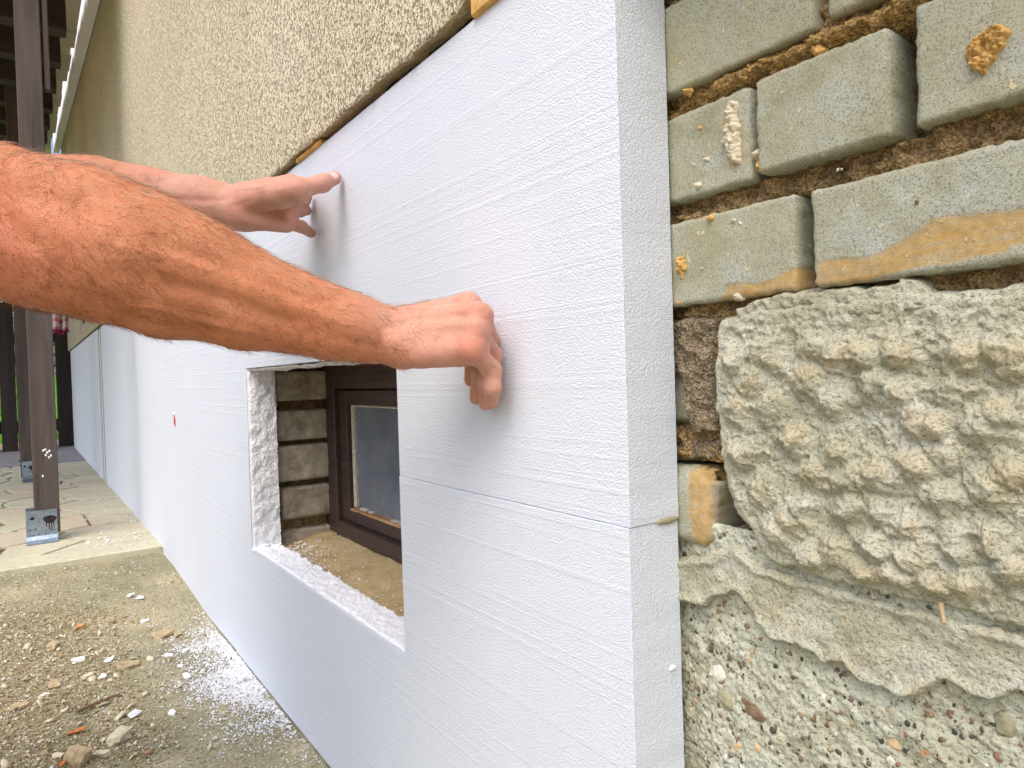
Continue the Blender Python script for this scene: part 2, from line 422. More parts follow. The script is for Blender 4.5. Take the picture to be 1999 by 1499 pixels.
def cloth(name, c1, c2):
    t = NT(name); sp = t.n('SeparateXYZ'); t.l(t.tc.outputs['UV'], sp.inputs[0])
    def st(o): 
        w = t.math('FRACT', t.math('MULTIPLY', o, 1.)); return t.math('GREATER_THAN', w, .62)
    m = t.math('MULTIPLY', t.math('ADD', st(sp.outputs[0]), st(sp.outputs[1])), .5)
    return t.done(t.mix(m, c1, c2), .9, t.bump(t.noise(900, 2), .0004), .2)
M['check'] = cloth('red_white_checked_cloth', (.68, .62, .62), (.42, .05, .12))
M['winecloth'] = simple('wine_red_cloth', (.25, .02, .07), .9)
def skin():
    t = NT('sunburnt_skin'); a = t.attr()
    n = t.noise(32, 4, .6); f = t.noise(700, 3, .6); v = t.voro(420, None, 'DISTANCE_TO_EDGE'); big = t.noise(11, 3, .5)
    arm = t.ramp(n, [(.3, (.51, .182, .080)), (.52, (.56, .215, .100)), (.72, (.61, .255, .128))])
    hand = t.ramp(n, [(.3, (.53, .255, .185)), (.52, (.58, .30, .22)), (.72, (.62, .34, .26))])
    c = t.mix(a[0], arm, hand)
    red = t.ramp(big, [(.5, 0.), (.75, .2)]); c = t.mix(red, c, (.70, .21, .10))
    c = t.mix(t.math('MULTIPLY', a[1], .75), c, (.66, .20, .13))
    c = t.mix(t.ramp(t.noise(170, 2, .5), [(.70, 0.), (.78, .4)]), c, (.33, .11, .05))
    h = t.math('ADD', t.math('MULTIPLY', t.ramp(v, [(0, 0), (.12, 1)]), .6), f)
    fold = t.noise(1, 4, .6, t.obj((70, 70, 70)), 1.)
    nr = t.bump(h, .00035, .9, t.bump(fold, .0016, .8))
    m = t.done(c, .52, nr, .4)
    t.b.inputs['Subsurface Weight'].default_value = .12; t.b.inputs['Subsurface Radius'].default_value = (.006, .0022, .0012); t.b.inputs['Subsurface Scale'].default_value = 1.
    return m
M['skin'] = skin()
M['nail'] = simple('fingernail', (.86, .50, .44), .22, 60, .06, .0002, 0., .5)
M['hair'] = simple('arm_hair', (.26, .10, .035), .45, 60, .4)
M['hair_pale'] = simple('pale_arm_hair', (.62, .50, .38), .45, 60, .2)  # lighter strands, set only where the skin faces upwards
M['headhair'] = simple('grey_brown_hair', (.10, .08, .065), .6)
M['shirt'] = simple('navy_cotton', (.04, .05, .09), .9, 300, .15, .0006)
M['jeans'] = simple('work_jeans', (.05, .075, .13), .9, 300, .25, .0006)
M['shoe'] = simple('brown_boot', (.08, .05, .03), .6)
M['eye'] = simple('eye_white', (.6, .58, .55), .2, 60, .03)

# ================================================================== SETTING: ground
XB = .0625                       # brick face plane
T = .060                         # board thickness
def ground_h(x, y):
    h = .0035*fbm(x*2.2, y*2.2, 0, 4, 3)
    # mound of rubble against the left, low heap
    m = np.exp(-(((x+.62)/.42)**2+((y-1.75)/.75)**2))
    return h + .040*m*(1+.35*fbm(x*9, y*9, 0, 3, 8)) + .034*sstep(1.9, 2.75, y)
n1, n2 = 260, 300
gx = np.linspace(-2.4, .05, n1); gy = np.linspace(-1.4, 3.0, n2)
GX, GY = np.meshgrid(gx, gy, indexing='ij')
gridmesh('ground_slab', np.stack([GX, GY, ground_h(GX, GY)], -1), M['slab'])['kind'] = 'structure'
pl = MB().box((-60, -60, -.12), (60, 60, -.06)); o = pl.build('ground', M['soil']); o['kind'] = 'structure'
# ================================================================== patio with crazy paving
patio = MB().box((-4.5, 2.99, -.05), (.055, 8.75, .048)).build('patio', M['joint']); patio['kind'] = 'structure'
def clip(poly, n, d):
    out = []
    for i in range(len(poly)):
        a, b = poly[i], poly[(i+1) % len(poly)]; da = a@n-d; db = b@n-d
        if da <= 0: out.append(a)
        if (da < 0) != (db < 0): out.append(a+(b-a)*da/(da-db))
    return out
def prism(poly, z0, z1, bev, jit=.0):
    poly = [np.array(p) for p in poly]; c = sum(poly)/len(poly); n = len(poly)
    V = [[p[0], p[1], z0] for p in poly]+[[p[0], p[1], z1-bev+random.uniform(-jit, jit)] for p in poly]
    inn = [p+(c-p)/np.linalg.norm(c-p)*bev*1.4 for p in poly]; V += [[p[0], p[1], z1+random.uniform(-jit, jit)] for p in inn]
    F = [list(range(2*n, 3*n))]
    for i in range(n):
        j = (i+1) % n; F += [[i, j, n+j, n+i], [n+i, n+j, 2*n+j, 2*n+i]]
    return V, F
def crazy(x0, x1, y0, y1, nx, ny, mat, gap, seed):
    r = np.random.default_rng(seed); sx = (x1-x0)/nx; sy = (y1-y0)/ny
    pts = np.array([[x0+(i+.5+r.uniform(-.46, .46))*sx, y0+(j+.5+r.uniform(-.46, .46))*sy] for i in range(nx) for j in range(ny)])
    for p in pts:
        poly = [np.array(q, float) for q in ((x0, y0), (x1, y0), (x1, y1), (x0, y1))]
        for q in pts:
            dd = q-p; L = np.linalg.norm(dd)
            if 0 < L < 3*max(sx, sy): poly = clip(poly, dd/L, ((p+q)/2)@(dd/L)-gap*r.uniform(.5, 1.5))
            if len(poly) < 3: break
        if len(poly) < 3: continue
        V, F = prism(poly, .045, .0585+r.uniform(0, .003), .003, .0006)
        mesh_np('flagstone', V, F, mat, patio, smooth=False)
crazy(-1.9, .05, 3.005, 6.62, 7, 17, M['flag'], .0105, 5)
crazy(-1.9, .05, 6.68, 8.7, 5, 6, M['flag_blue'], .006, 9)
xs = [-2.2, -1.52, -.93, -.55, .052]
for a, b in zip(xs[:-1], xs[1:]):
    MB().box((a+.002, 2.845, -.03), (b-.002, 2.995, .0605), bev=.006).build('edging_stone', M['flag'], patio, smooth=False)
# ================================================================== lawn, wall, shrubs beyond
ly = np.linspace(8.76, 15, 24); lx = np.linspace(-6, 6, 30); LX, LY = np.meshgrid(lx, ly, indexing='ij')
def lawn_z(y): return .02+.78*sstep(9.6, 13.2, y)
gridmesh('lawn', np.stack([LX, LY, lawn_z(LY)+.02*fbm(LX, LY, 0, 3, 2)], -1), M['lawn'])['kind'] = 'structure'
MB().box((-6, 8.76, -.05), (3, 9.75, .05)).build('bare_soil', M['soil'])['kind'] = 'structure'
nb = 14000; bx = rng.uniform(-2.2, .9, nb); by = rng.uniform(9.7, 13.4, nb); bz = lawn_z(by)
hh = rng.uniform(.05, .12, nb); aa = rng.uniform(0, 6.28, nb); w = .006
V = np.zeros((nb, 3, 3)); V[:, 0] = np.stack([bx-w*np.cos(aa), by-w*np.sin(aa), bz], -1); V[:, 1] = np.stack([bx+w*np.cos(aa), by+w*np.sin(aa), bz], -1)
V[:, 2] = np.stack([bx+rng.normal(0, .02, nb), by+rng.normal(0, .02, nb), bz+hh], -1)
tag(mesh_np('grass', V.reshape(-1, 3), np.arange(nb*3).reshape(-1, 3), M['grass'], smooth=False), 'bright green grass on the lawn bank behind the fence', 'grass', kind='stuff')
def rockmesh(seed, sx, sy, sz, sub=2, rough=.22, flat=0):
    bm = bmesh.new(); bmesh.ops.create_icosphere(bm, subdivisions=sub, radius=1)
    V = np.array([v.co[:] for v in bm.verts]); F = [[v.index for v in f.verts] for f in bm.faces]; bm.free()
    if flat: V = np.sign(V)*np.abs(V)**flat
    V = V*(1+rough*fbm(V[:, 0]*1.3+seed, V[:, 1]*1.3, V[:, 2]*1.3, 3, seed))[:, None]
    return V*np.array([sx, sy, sz]), F
garden_wall = empty('garden_wall', (-1, 13.4, .7), 'rough grey dry-stone wall at the top of the green lawn', 'stone wall')
MB().box((-3.2, 13.5, .3), (1.6, 13.8, 1.75)).build('wall_core', M['soil'], garden_wall)
protos = []
for k in range(5):
    V, F = rockmesh(k+3, .17, .12, .085, 2, .25, .6); me = bpy.data.meshes.new('fieldstone'); me.from_pydata(V.tolist(), [], F); me.materials.append(M['fieldstone']); protos.append(me)
z = .80; row = 0
while z < 1.75:
    x = -2.6+(row % 2)*.16
    while x < .9:
        st = bpy.data.objects.new('fieldstone', random.choice(protos)); C.objects.link(st); st.parent = garden_wall
        st.location = (x+1, random.uniform(-.02, .04), z-.7); st.rotation_euler = (0, random.uniform(-.1, .1), 0); s_ = random.uniform(.85, 1.12); st.scale = (s_, 1, random.uniform(.9, 1.1))
        x += random.uniform(.29, .36)
    z += .165; row += 1
def shrub(loc, R, H, n, label, leafsize=.03):
    root = empty('shrub', loc, label, 'shrub', 'shrubs at the stone wall')
    mb = MB()
    for k in range(26):
        a = random.uniform(0, 6.28); r0 = random.uniform(0, R*.35); r1 = random.uniform(.3, 1)*R
        p0 = np.array(loc)+[r0*math.cos(a), r0*math.sin(a), 0]; p1 = np.array(loc)+[r1*math.cos(a), r1*math.sin(a), H*random.uniform(.6, 1)]
        mb.cyl(p0, p1, .008, .003, 5)
    mb.build('stems', M['bark'], root)
    u = rng.normal(size=(n, 3)); u /= np.linalg.norm(u, axis=1)[:, None]; rr = rng.uniform(.45, 1, n)**.6
    P = u*rr[:, None]*np.array([R, R, H*.5])*(1+.25*fbm(u[:, 0]*3, u[:, 1]*3, u[:, 2]*3, 2, 4))[:, None]+np.array(loc)+[0, 0, H*.55]
    d1 = rng.normal(size=(n, 3)); d1 /= np.linalg.norm(d1, axis=1)[:, None]; d2 = np.cross(d1, rng.normal(size=(n, 3))); d2 /= np.linalg.norm(d2, axis=1)[:, None]
    L = leafsize*rng.uniform(.6, 1.3, n)[:, None]
    V = np.stack([P-d1*L, P+d2*L*.4, P+d1*L, P-d2*L*.4], 1).reshape(-1, 3)
    tag(mesh_np('foliage', V, np.arange(4*n).reshape(-1, 4), M['leaf'], root, smooth=False), kind='stuff')
shrub((-1.05, 12.9, .72), .45, 1.7, 5200, 'leafy green shrub before the stone wall, left of the thick post')
shrub((-2.0, 13.1, .75), .6, 1.9, 6000, 'bushy green shrub at the far left beyond the fence')
shrub((.1, 14.6, .8), 1.0, 2.4, 9000, 'pale green shrub rising behind the stone wall')
# ================================================================== HOUSE WALL
house = empty('house_wall', (.2, 2., 0.), 'old house wall of stucco, grey bricks and rough concrete behind the white boards', 'house wall')
# --- core behind everything
core = MB()
core.box((.125, -1.1, -.05), (.45, .78, 1.06)); core.box((.125, .78, -.05), (.45, 1.62, .284)); core.box((.125, .78, .70), (.45, 1.62, 1.06)); core.box((.125, 1.62, -.05), (.45, 8.42, 1.06))
core.box((.0, -1.1, 1.062), (.45, 8.42, 3.5)); core.box((.10, 1.62, -.05), (.124, 8.40, 1.05)); 
core.build('wall_core', M['mortar'], house)
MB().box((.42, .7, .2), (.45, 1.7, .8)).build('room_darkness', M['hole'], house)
# --- stucco face with broken lower edge
ys = np.concatenate([np.arange(-1.1, .5, .05), np.arange(.5, 3.2, .006), np.arange(3.2, 8.431, .03)])
def zb(y): return 1.046+.0035*fbm(y*14, 0, 0, 4, 21)+.003*fbm(y*60, 0, 0, 2, 5)+ .018*sstep(.62, .585, y)*sstep(.1, .5, y)
zt = np.array([0, .004, .010, .02, .05, .1, .2, .4, .8, 1.4, 2.0])
G = np.zeros((len(ys), len(zt)+3, 3)); SX = -.0115
for j in range(len(zt)+3):
    if j == 0: G[:, j] = np.stack([ys*0+.012, ys, zb(ys)+.004], -1)
    elif j == 1: G[:, j] = np.stack([SX+.007+.0015*fbm(ys*80, 3, 0, 2), ys, zb(ys)+.001], -1)
    elif j == 2: G[:, j] = np.stack([SX+.002+.0012*fbm(ys*70, 8, 0, 2), ys, zb(ys)], -1)
    else:
        zz = zb(ys)*(1-min(1, zt[j-3]/.1))+1.046*min(1, zt[j-3]/.1)+.003+zt[j-3]
        G[:, j] = np.stack([SX+ys*0+(.0012*fbm(ys*70, zt[j-3]*70, 0, 2, 5) if zt[j-3] < .06 else 0), ys, zz], -1)
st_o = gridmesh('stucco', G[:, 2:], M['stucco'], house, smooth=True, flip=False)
ed = gridmesh('stucco_edge', G[:, :3], M['stucco_edge'], house, smooth=True)
MB().box((-.0045, 1.05, 1.037), (.02, 1.17, 1.0462), bev=.002).build('yellow_foam_seam', M['yellow'], house)
MB().box((-.0065, .40, 1.036), (.02, .60, 1.058), bev=.002).build('yellow_foam_seam', M['yellow'], house)
# far stucco below the pergola drops to board top
# eave line, and white strip added for light leaking onto the wall top
def eave(y): return 2.67+.1055*(y-4.09)
tr = MB()
for a, b in zip(np.arange(2.6, 8.3, .6), np.arange(3.2, 8.9, .6)):
    b = min(b, 8.42); V = [[x, y, eave(y)+dz] for y in (a, b) for x in (-.016, -.066) for dz in (-.03, .16)]
    tr.add(V, [[0, 1, 3, 2], [4, 6, 7, 5], [0, 4, 5, 1], [2, 3, 7, 6], [0, 2, 6, 4], [1, 5, 7, 3]])
tr.build('lit_wall_strip', M['white'], house)

# --- bricks (each a part) with rounded worn edges
BV = {}
def brick(y0, y1, z0, z1, x0=XB, depth=.062, res=.0022, mat='brick', parent=house, smear=None, rad=.0022, seed=0, wob=.0012, xoff=0., tilt=0.):
    """front face looks to -X; super-ellipsoid-rounded box sampled as a grid wrapped over the front and sides"""
    wy, wz = y1-y0, z1-z0
    m = 5
    ny = max(6, int(wy/res)); nz = max(6, int(wz/res))
    # parameter a in [-m..ny+m] wraps to the sides
    a = np.concatenate([-np.linspace(depth, .0, m, endpoint=False), np.linspace(0, wy, ny), wy+np.linspace(depth, 0, m, endpoint=False)[::-1]])
    b = np.concatenate([-np.linspace(depth, .0, m, endpoint=False), np.linspace(0, wz, nz), wz+np.linspace(depth, 0, m, endpoint=False)[::-1]])
    A, B = np.meshgrid(a, b, indexing='ij')
    y = np.clip(A, 0, wy); z_ = np.clip(B, 0, wz)
    dep = np.maximum(np.maximum(-A, A-wy), np.maximum(-B, B-wz)); dep = np.clip(dep, 0, depth)
    # rounding of the front edges
    ey = np.minimum(y, wy-y); ez = np.minimum(z_, wz-z_)
    rr = rad*(1+.6*fbm((y+y0)*30, (z_+z0)*30, seed, 3, 31+seed))
    q = np.sqrt(np.clip(rr-ey, 0, None)**2+np.clip(rr-ez, 0, None)**2); rd = np.clip(q/rr, 0, 1)
    dx = rr*(1-np.sqrt(np.clip(1-np.minimum(rd, 1)**2, 0, 1)))
    # corners: pull in-plane
    cy = y-wy/2; cz = z_-wz/2
    corner = np.clip((rr-ey)/rr, 0, 1)*np.clip((rr-ez)/rr, 0, 1)
    cy = cy-np.sign(cy)*corner*rr*.35; cz = cz-np.sign(cz)*corner*rr*.35
    yy, zz = cy+(y0+y1)/2, cz+(z0+z1)/2+tilt*cy
    nse = wob*fbm(yy*45, zz*45, dep*45+seed, 4, 12)+.0004*fbm(yy*350, zz*350, dep*300, 2, 13)
    edge_n = .0014*fbm(yy*210, zz*210, dep*60, 3, 77+seed)
    X = x0+xoff+np.maximum(dx, dep)-nse*(dep < .004)
    onside_y = (A < 0) | (A > wy); onside_z = (B < 0) | (B > wz)
    yy = yy+np.where(ey < .003, edge_n, 0); zz = zz+np.where(ez < .003, edge_n*np.sign(cz), 0)
    P = np.stack([X, yy, zz], -1)
    sm = smear(yy, zz) if smear else np.zeros_like(yy)
    col = np.stack([sm, sm*0, sm*0], -1)
    return gridmesh('brick', P, M[mat], parent, col=col, flip=False)
def low_smear(f):     # a curved band of clay
    return f
ctr = lambda px, py: onx(px, py, XB)
def band(poly):
    pts = [(ctr(*p)[1], ctr(*p)[2]) for p in poly]
    def f(y, z):
        return sstep(-.004, .003, polysd(y, z, pts)+.003*fbm(y*90, z*90, 0, 3, 6))
    return f
smG = band([(1590, 560), (1600, 515), (1700, 500), (1760, 475), (1830, 430), (1999, 400), (2100, 380), (2100, 470), (1900, 500), (1760, 535), (1650, 560)])
smF = band([(1400, 600), (1420, 560), (1500, 545), (1560, 520), (1580, 560), (1500, 590)])
zr = [.7150, .8065, .8985, .9905]
hb = .0715
brick(.262, .50, zr[2], zr[2]+hb+.004, seed=1)                     # a
brick(.012, .2525, zr[2]+.003, zr[2]+hb+.006, seed=2, xoff=.001)   # b
brick(.3165, .50, zr[1]-.001, zr[1]+hb, seed=3, xoff=.001, smear=band([(1410, 230), (1440, 215), (1450, 250), (1452, 320), (1425, 325), (1415, 280)]))
brick(.2105, .3095, zr[1], zr[1]+hb, seed=4, rad=.0032, xoff=-.003)
brick(-.045, .1955, zr[1]+.002, zr[1]+hb+.005, seed=5, xoff=-.001)
brick(.2805, .50, zr[0], zr[0]+hb, seed=6, smear=smF)
brick(.022, .2665, zr[0], zr[0]+hb-.002, seed=7, smear=smG, xoff=-.002)
# cut ends: bricks half hidden behind the board, lower down
brick(.362, .50, .612, .672, xoff=.010, seed=8, rad=.010)
brick(.3625, .50, .5065, .5755, xoff=-.001, seed=9, rad=.012, smear=band([(1345, 905), (1385, 905), (1390, 1080), (1350, 1080)]))
# continuation out of the photograph
for r_, z0 in enumerate(zr):
    y = [-.25, -.29, -.23, -.27][r_]
    if r_ == 3:
        brick(.15, .40, z0, z0+.066, res=.01, seed=40); brick(-.10, .138, z0, z0+.066, res=.01, seed=41); y = -.115
        brick(.412, .65, z0, z0+.064, res=.01, seed=42)
        y = -.112-.235
        brick(-.35, -.112, z0, z0+.066, res=.01, seed=43)
        continue
    e = [.010, -.057, .0][r_]
    for k in range(3): brick(e-.24, e, z0, z0+hb, res=.01, seed=44+k+r_*4); e -= .252
# --- mortar bed between the bricks
def relief(name, y0, y1, z0, z1, step, f, mat, parent=house, cut=None, tint=None):
    y = np.arange(y0, y1+step/2, step); z = np.arange(z0, z1+step/2, step); Yg, Zg = np.meshgrid(y, z, indexing='ij')
    h = f(Yg, Zg); P = np.stack([XB-h, Yg, Zg], -1)
    mask = None
    if cut is not None: mm = h > cut; mask = mm[:-1, :-1] | mm[1:, :-1] | mm[1:, 1:] | mm[:-1, 1:]
    col = None
    if tint is not None:
        t_ = tint(Yg, Zg, h); col = np.stack([t_, t_*0, t_*0], -1)
    return gridmesh(name, P, M[mat], parent, mask=mask, col=col, flip=False)
def mort(y, z):
    n = fbm(y*55, z*75, 0, 5, 61, .6); r = 1-np.abs(fbm(y*90, z*90, 3, 3, 62))
    h = -.018+.010*n+.006*r+.0035*fbm(y*260, z*260, 1, 3, 63)
    # mortar squeezed higher under row 1 and row 2 near the top joint
    h += .013*np.exp(-((z-(.8895))/.007)**2)*sstep(.40, .30, y)
    # raked deep vertical joints
    for yc, za, zb_ in ((.313, zr[1], zr[1]+hb), (.203, zr[1], zr[1]+hb), (.2735, zr[0], zr[0]+hb)):
        h -= .042*np.exp(-((y-yc)/.0085)**4)*sstep(za-.002, za+.006, z)*sstep(zb_+.002, zb_-.006, z)
    return h
relief('mortar', .03, .44, .58, 1.04, .0013, mort, 'mortar', tint=lambda y, z, h: sstep(.016, .006, np.abs(z-.8885))*.9+.25*sstep(-.02, -.008, h))
relief('mortar', -1.1, .03, .58, 1.04, .012, mort, 'mortar')
# --- dabs of orange mortar on the bricks
def dab(poly, hgt, mat='clay', seed=0, freq=260, name='mortar_dab'):
    pts = np.array([(ctr(*p)[1], ctr(*p)[2]) for p in poly]); lo = pts.min(0)-.004; hi = pts.max(0)+.004
    def f(y, z):
        d = polysd(y, z, pts)+.0025*fbm(y*220, z*220, seed, 3, 5)
        return -.004+(.004+hgt)*sstep(-.001, .004, d)*(1+.9*fbm(y*freq, z*freq, seed, 4, 9, .75))+.002*(d > 0)
    return relief(name, lo[0], hi[0], lo[1], hi[1], .0008, f, mat, cut=-.0035)
dab([(1885, 95), (1905, 68), (1950, 45), (1975, 55), (1978, 85), (1950, 120), (1925, 150), (1895, 145), (1882, 120)], .0035, seed=2)
dab([(1320, 505), (1335, 500), (1342, 520), (1335, 545), (1322, 538)], .002, seed=3)
dab([(1415, 225), (1428, 190), (1440, 200), (1444, 235), (1447, 320), (1425, 322), (1410, 280)], .0016, 'stone_pale', 4)
dab([(1580, 262-170), (1592, 82), (1610, 98), (1598, 118), (1585, 112)], .001, 'clay', 5)
dab([(1785, 378), (1800, 376), (1806, 390), (1796, 405), (1782, 400)], .0012, 'peb_brown', 6, name='brown_stone_grain')
for k, (px, py, r_) in enumerate([(1430, 432, 8), (1445, 438, 6), (1385, 428, 9), (1370, 525, 5), (1440, 580, 7), (1520, 595, 6), (1366, 248, 6), (1378, 310, 7), (1350, 320, 6), (1362, 362, 6), (1590, 118, 6), (1680, 135, 6), (1475, 300, 9), (1478, 325, 9), (1870, 500, 8), (1905, 470, 6), (1950, 430, 7), (1650, 540, 6), (1760, 548, 7), (1340, 178, 7), (1322, 115, 5), (1325, 590, 9), (1640, 330, 5), (1700, 440, 5), (1850, 330, 5)]):
    A_ = np.arange(9)*2*np.pi/9; dab([(px+r_*math.cos(t)*random.uniform(.7, 1.25), py+r_*math.sin(t)*random.uniform(.7, 1.4)) for t in A_], .0012, random.choice(['stone_pale', 'clay', 'putty']), k+10, name='mortar_speck')

# --- the big knobbly concrete block
blk_px = [(1398, 612), (1440, 600), (1560, 575), (1700, 568), (1760, 545), (1850, 560), (1960, 552), (2100, 530), (2250, 500), (2250, 1330), (2100, 1280), (1999, 1243), (1900, 1222), (1800, 1192), (1700, 1168), (1600, 1140), (1530, 1120), (1490, 1100), (1470, 1050), (1432, 1015), (1410, 950), (1395, 850), (1388, 700)]
blk = np.array([(ctr(*p)[1], ctr(*p)[2]) for p in blk_px])
knob_px = [(1505, 690), (1600, 680), (1640, 690), (1700, 690), (1760, 680), (1890, 690), (1960, 680), (1995, 690), (1440, 700), (1520, 790), (1590, 740), (1640, 770), (1720, 745), (1760, 760), (1865, 750), (1850, 770), (1930, 820), (1960, 800), (1450, 790), (1460, 885), (1560, 850), (1635, 880), (1600, 920), (1665, 930), (1730, 925), (1850, 880), (1800, 900), (1950, 950), (1990, 920), (1500, 950), (1575, 985), (1665, 980), (1730, 985), (1780, 1020), (1840, 960), (1530, 1035), (1640, 1070), (1720, 1060), (1790, 1080), (1880, 1060), (1950, 1050), (1590, 1080), (1700, 1110), (1760, 1120), (1830, 1130), (1900, 1130), (1990, 1100), (1560, 1010), (1425, 960), (1480, 740), (1820, 820)]
knobs = []
rk = np.random.default_rng(4)
for p in knob_px:
    c_ = ctr(*p); knobs.append((c_[1], c_[2], rk.uniform(.0105, .0140), rk.uniform(.0085, .0135), rk.uniform(-.5, .5)))
for yy in np.arange(-.55, .12, .033):
    for zz in np.arange(.50, .70, .031): knobs.append((yy+rk.uniform(-.01, .01), zz+rk.uniform(-.01, .01), rk.uniform(.010, .014), rk.uniform(.006, .01), 0))
def blockh(y, z, kn=knobs):
    d = polysd(y, z, blk)+.0035*fbm(y*70, z*70, 0, 4, 71)
    base = -.03+.034*sstep(-.001, .009, d)+.004*sstep(.002, .02, d)
    # raised flat margin on top and on the left, then the knobs
    h = base+.0016*fbm(y*32, z*32, 0, 4, 72)+.0009*fbm(y*190, z*190, 0, 3, 73)
    k_ = np.zeros_like(y)
    yw = y+.0035*fbm(y*60, z*60, 4, 3, 74); zw = z+.0035*fbm(y*60, z*60, 9, 3, 75)
    for (ky, kz, kr, kh, an) in kn:
        if ky < y.min()-.03 or ky > y.max()+.03: continue
        u = (yw-ky)*math.cos(an)+(zw-kz)*math.sin(an); v = -(yw-ky)*math.sin(an)+(zw-kz)*math.cos(an)
        q = np.sqrt((u/(kr*.95))**2+(v/(kr*.85))**2)
        bumpk = sstep(1.85, .0, q)**1.15
        bumpk = bumpk*(1+.35*np.clip(-(zw-kz)/kr, -1, 1)*(q < 1.6))
        k_ = np.maximum(k_, kh*bumpk*1.15)
    ridge = .007*(1-np.abs(fbm(y*85, z*85, 2, 3, 76)))**3
    inside = sstep(.010, .018, d)
    h = h+inside*(k_*.78+ridge*.5-.004)+inside*.0016*fbm(y*120, z*120, 7, 4, 78, .6)
    return h
def btint(y, z, h): return sstep(.004, .014, h)*sstep(0, 1, .5+fbm(y*50, z*50, 1, 3, 79))+.3*(polysd(y, z, blk) < .008)
relief('concrete_block', .06, .368, .44, .735, .00105, blockh, 'concrete', cut=-.024, tint=btint)
relief('concrete_block', -.58, .0605, .44, .735, .004, blockh, 'concrete', cut=-.024, tint=btint)
# --- crumbly mortar-covered lump left of the block, and lower grey stub
def patch(name, poly, f, mat, step=.0011, cut=-.024, tint=None):
    pts = np.array([(ctr(*p)[1], ctr(*p)[2]) for p in poly]); lo = pts.min(0)-.006; hi = pts.max(0)+.006
    def g(y, z): return f(y, z, polysd(y, z, pts)+.003*fbm(y*95, z*95, 2, 4, 81))
    return relief(name, lo[0], hi[0], lo[1], hi[1], step, g, mat, cut=cut, tint=tint)
patch('crumbling_mortar', [(1250, 618), (1400, 612), (1388, 690), (1394, 800), (1400, 850), (1345, 860), (1325, 790), (1318, 740), (1250, 740)],
      lambda y, z, d: -.03+.026*sstep(-.001, .006, d)+0.009*fbm(y*60, z*60, 0, 5, 82, .62), 'mortar_grey')
patch('crumbling_mortar', [(1250, 852), (1400, 852), (1398, 905), (1250, 910)],
      lambda y, z, d: -.03+.020*sstep(-.001, .006, d)+.006*fbm(y*90, z*90, 0, 5, 83, .62), 'mortar_grey')
patch('crumbling_mortar', [(1395, 1040), (1430, 1020), (1475, 1060), (1500, 1110), (1470, 1150), (1440, 1110)],
      lambda y, z, d: -.03+.016*sstep(-.001, .006, d)+.006*fbm(y*80, z*80, 0, 5, 84, .62), 'mortar_grey')
patch('mortar_lip', [(1480, 575), (1540, 560), (1600, 555), (1720, 545), (1760, 528), (1810, 535), (1830, 560), (1900, 555), (1960, 545), (2200, 500), (2200, 590), (1600, 640), (1450, 640), (1420, 600)],
      lambda y, z, d: -.03+.034*sstep(-.001, .007, d)+.0065*fbm(y*65, z*65, 0, 5, 85, .6), 'concrete')
# --- foundation
fl_px_top = [(1180, 1090), (1330, 1085), (1400, 1075), (1470, 1060), (1500, 1110)]
def foundh(y, z):
    h = -.004+.0045*fbm(y*16, z*16, 0, 4, 91)+.0040*fbm(y*65, z*65, 0, 5, 92, .6)+.0016*fbm(y*260, z*260, 0, 2, 93)
    return h-.006*sstep(.36, .40, y)
relief('foundation', .05, .42, .20, .53, .0012, foundh, 'found')
relief('foundation', -1.1, .05, -.05, .53, .012, foundh, 'found'); relief('foundation', .05, .42, -.05, .20, .006, foundh, 'found')
sm_px = [(1250, 1090), (1395, 1085), (1400, 1070), (1440, 1065), (1480, 1100), (1530, 1115), (1700, 1160), (1850, 1195), (1999, 1235), (2250, 1300), (2250, 1440), (1999, 1352), (1950, 1372), (1900, 1362), (1850, 1332), (1830, 1350), (1800, 1368), (1770, 1372), (1720, 1350), (1680, 1335), (1650, 1300), (1610, 1300), (1560, 1262), (1510, 1252), (1480, 1215), (1462, 1180), (1440, 1162), (1400, 1172), (1380, 1190), (1340, 1178), (1250, 1175)]
def smh(y, z, d):
    t_ = sstep(-.0005, .0045, d)
    return -.012+t_*(.0155+.003*fbm(y*26, z*26, 0, 3, 95)+.0022*fbm(y*90, z*90, 0, 4, 96))+.0025*np.exp(-((d-.005)/.004)**2)
patch('mortar_smear', sm_px, smh, 'concrete', .0011, cut=-.0105, tint=lambda y, z, h: .8*sstep(.1, .5, fbm(y*30, z*30, 3, 3, 97)))
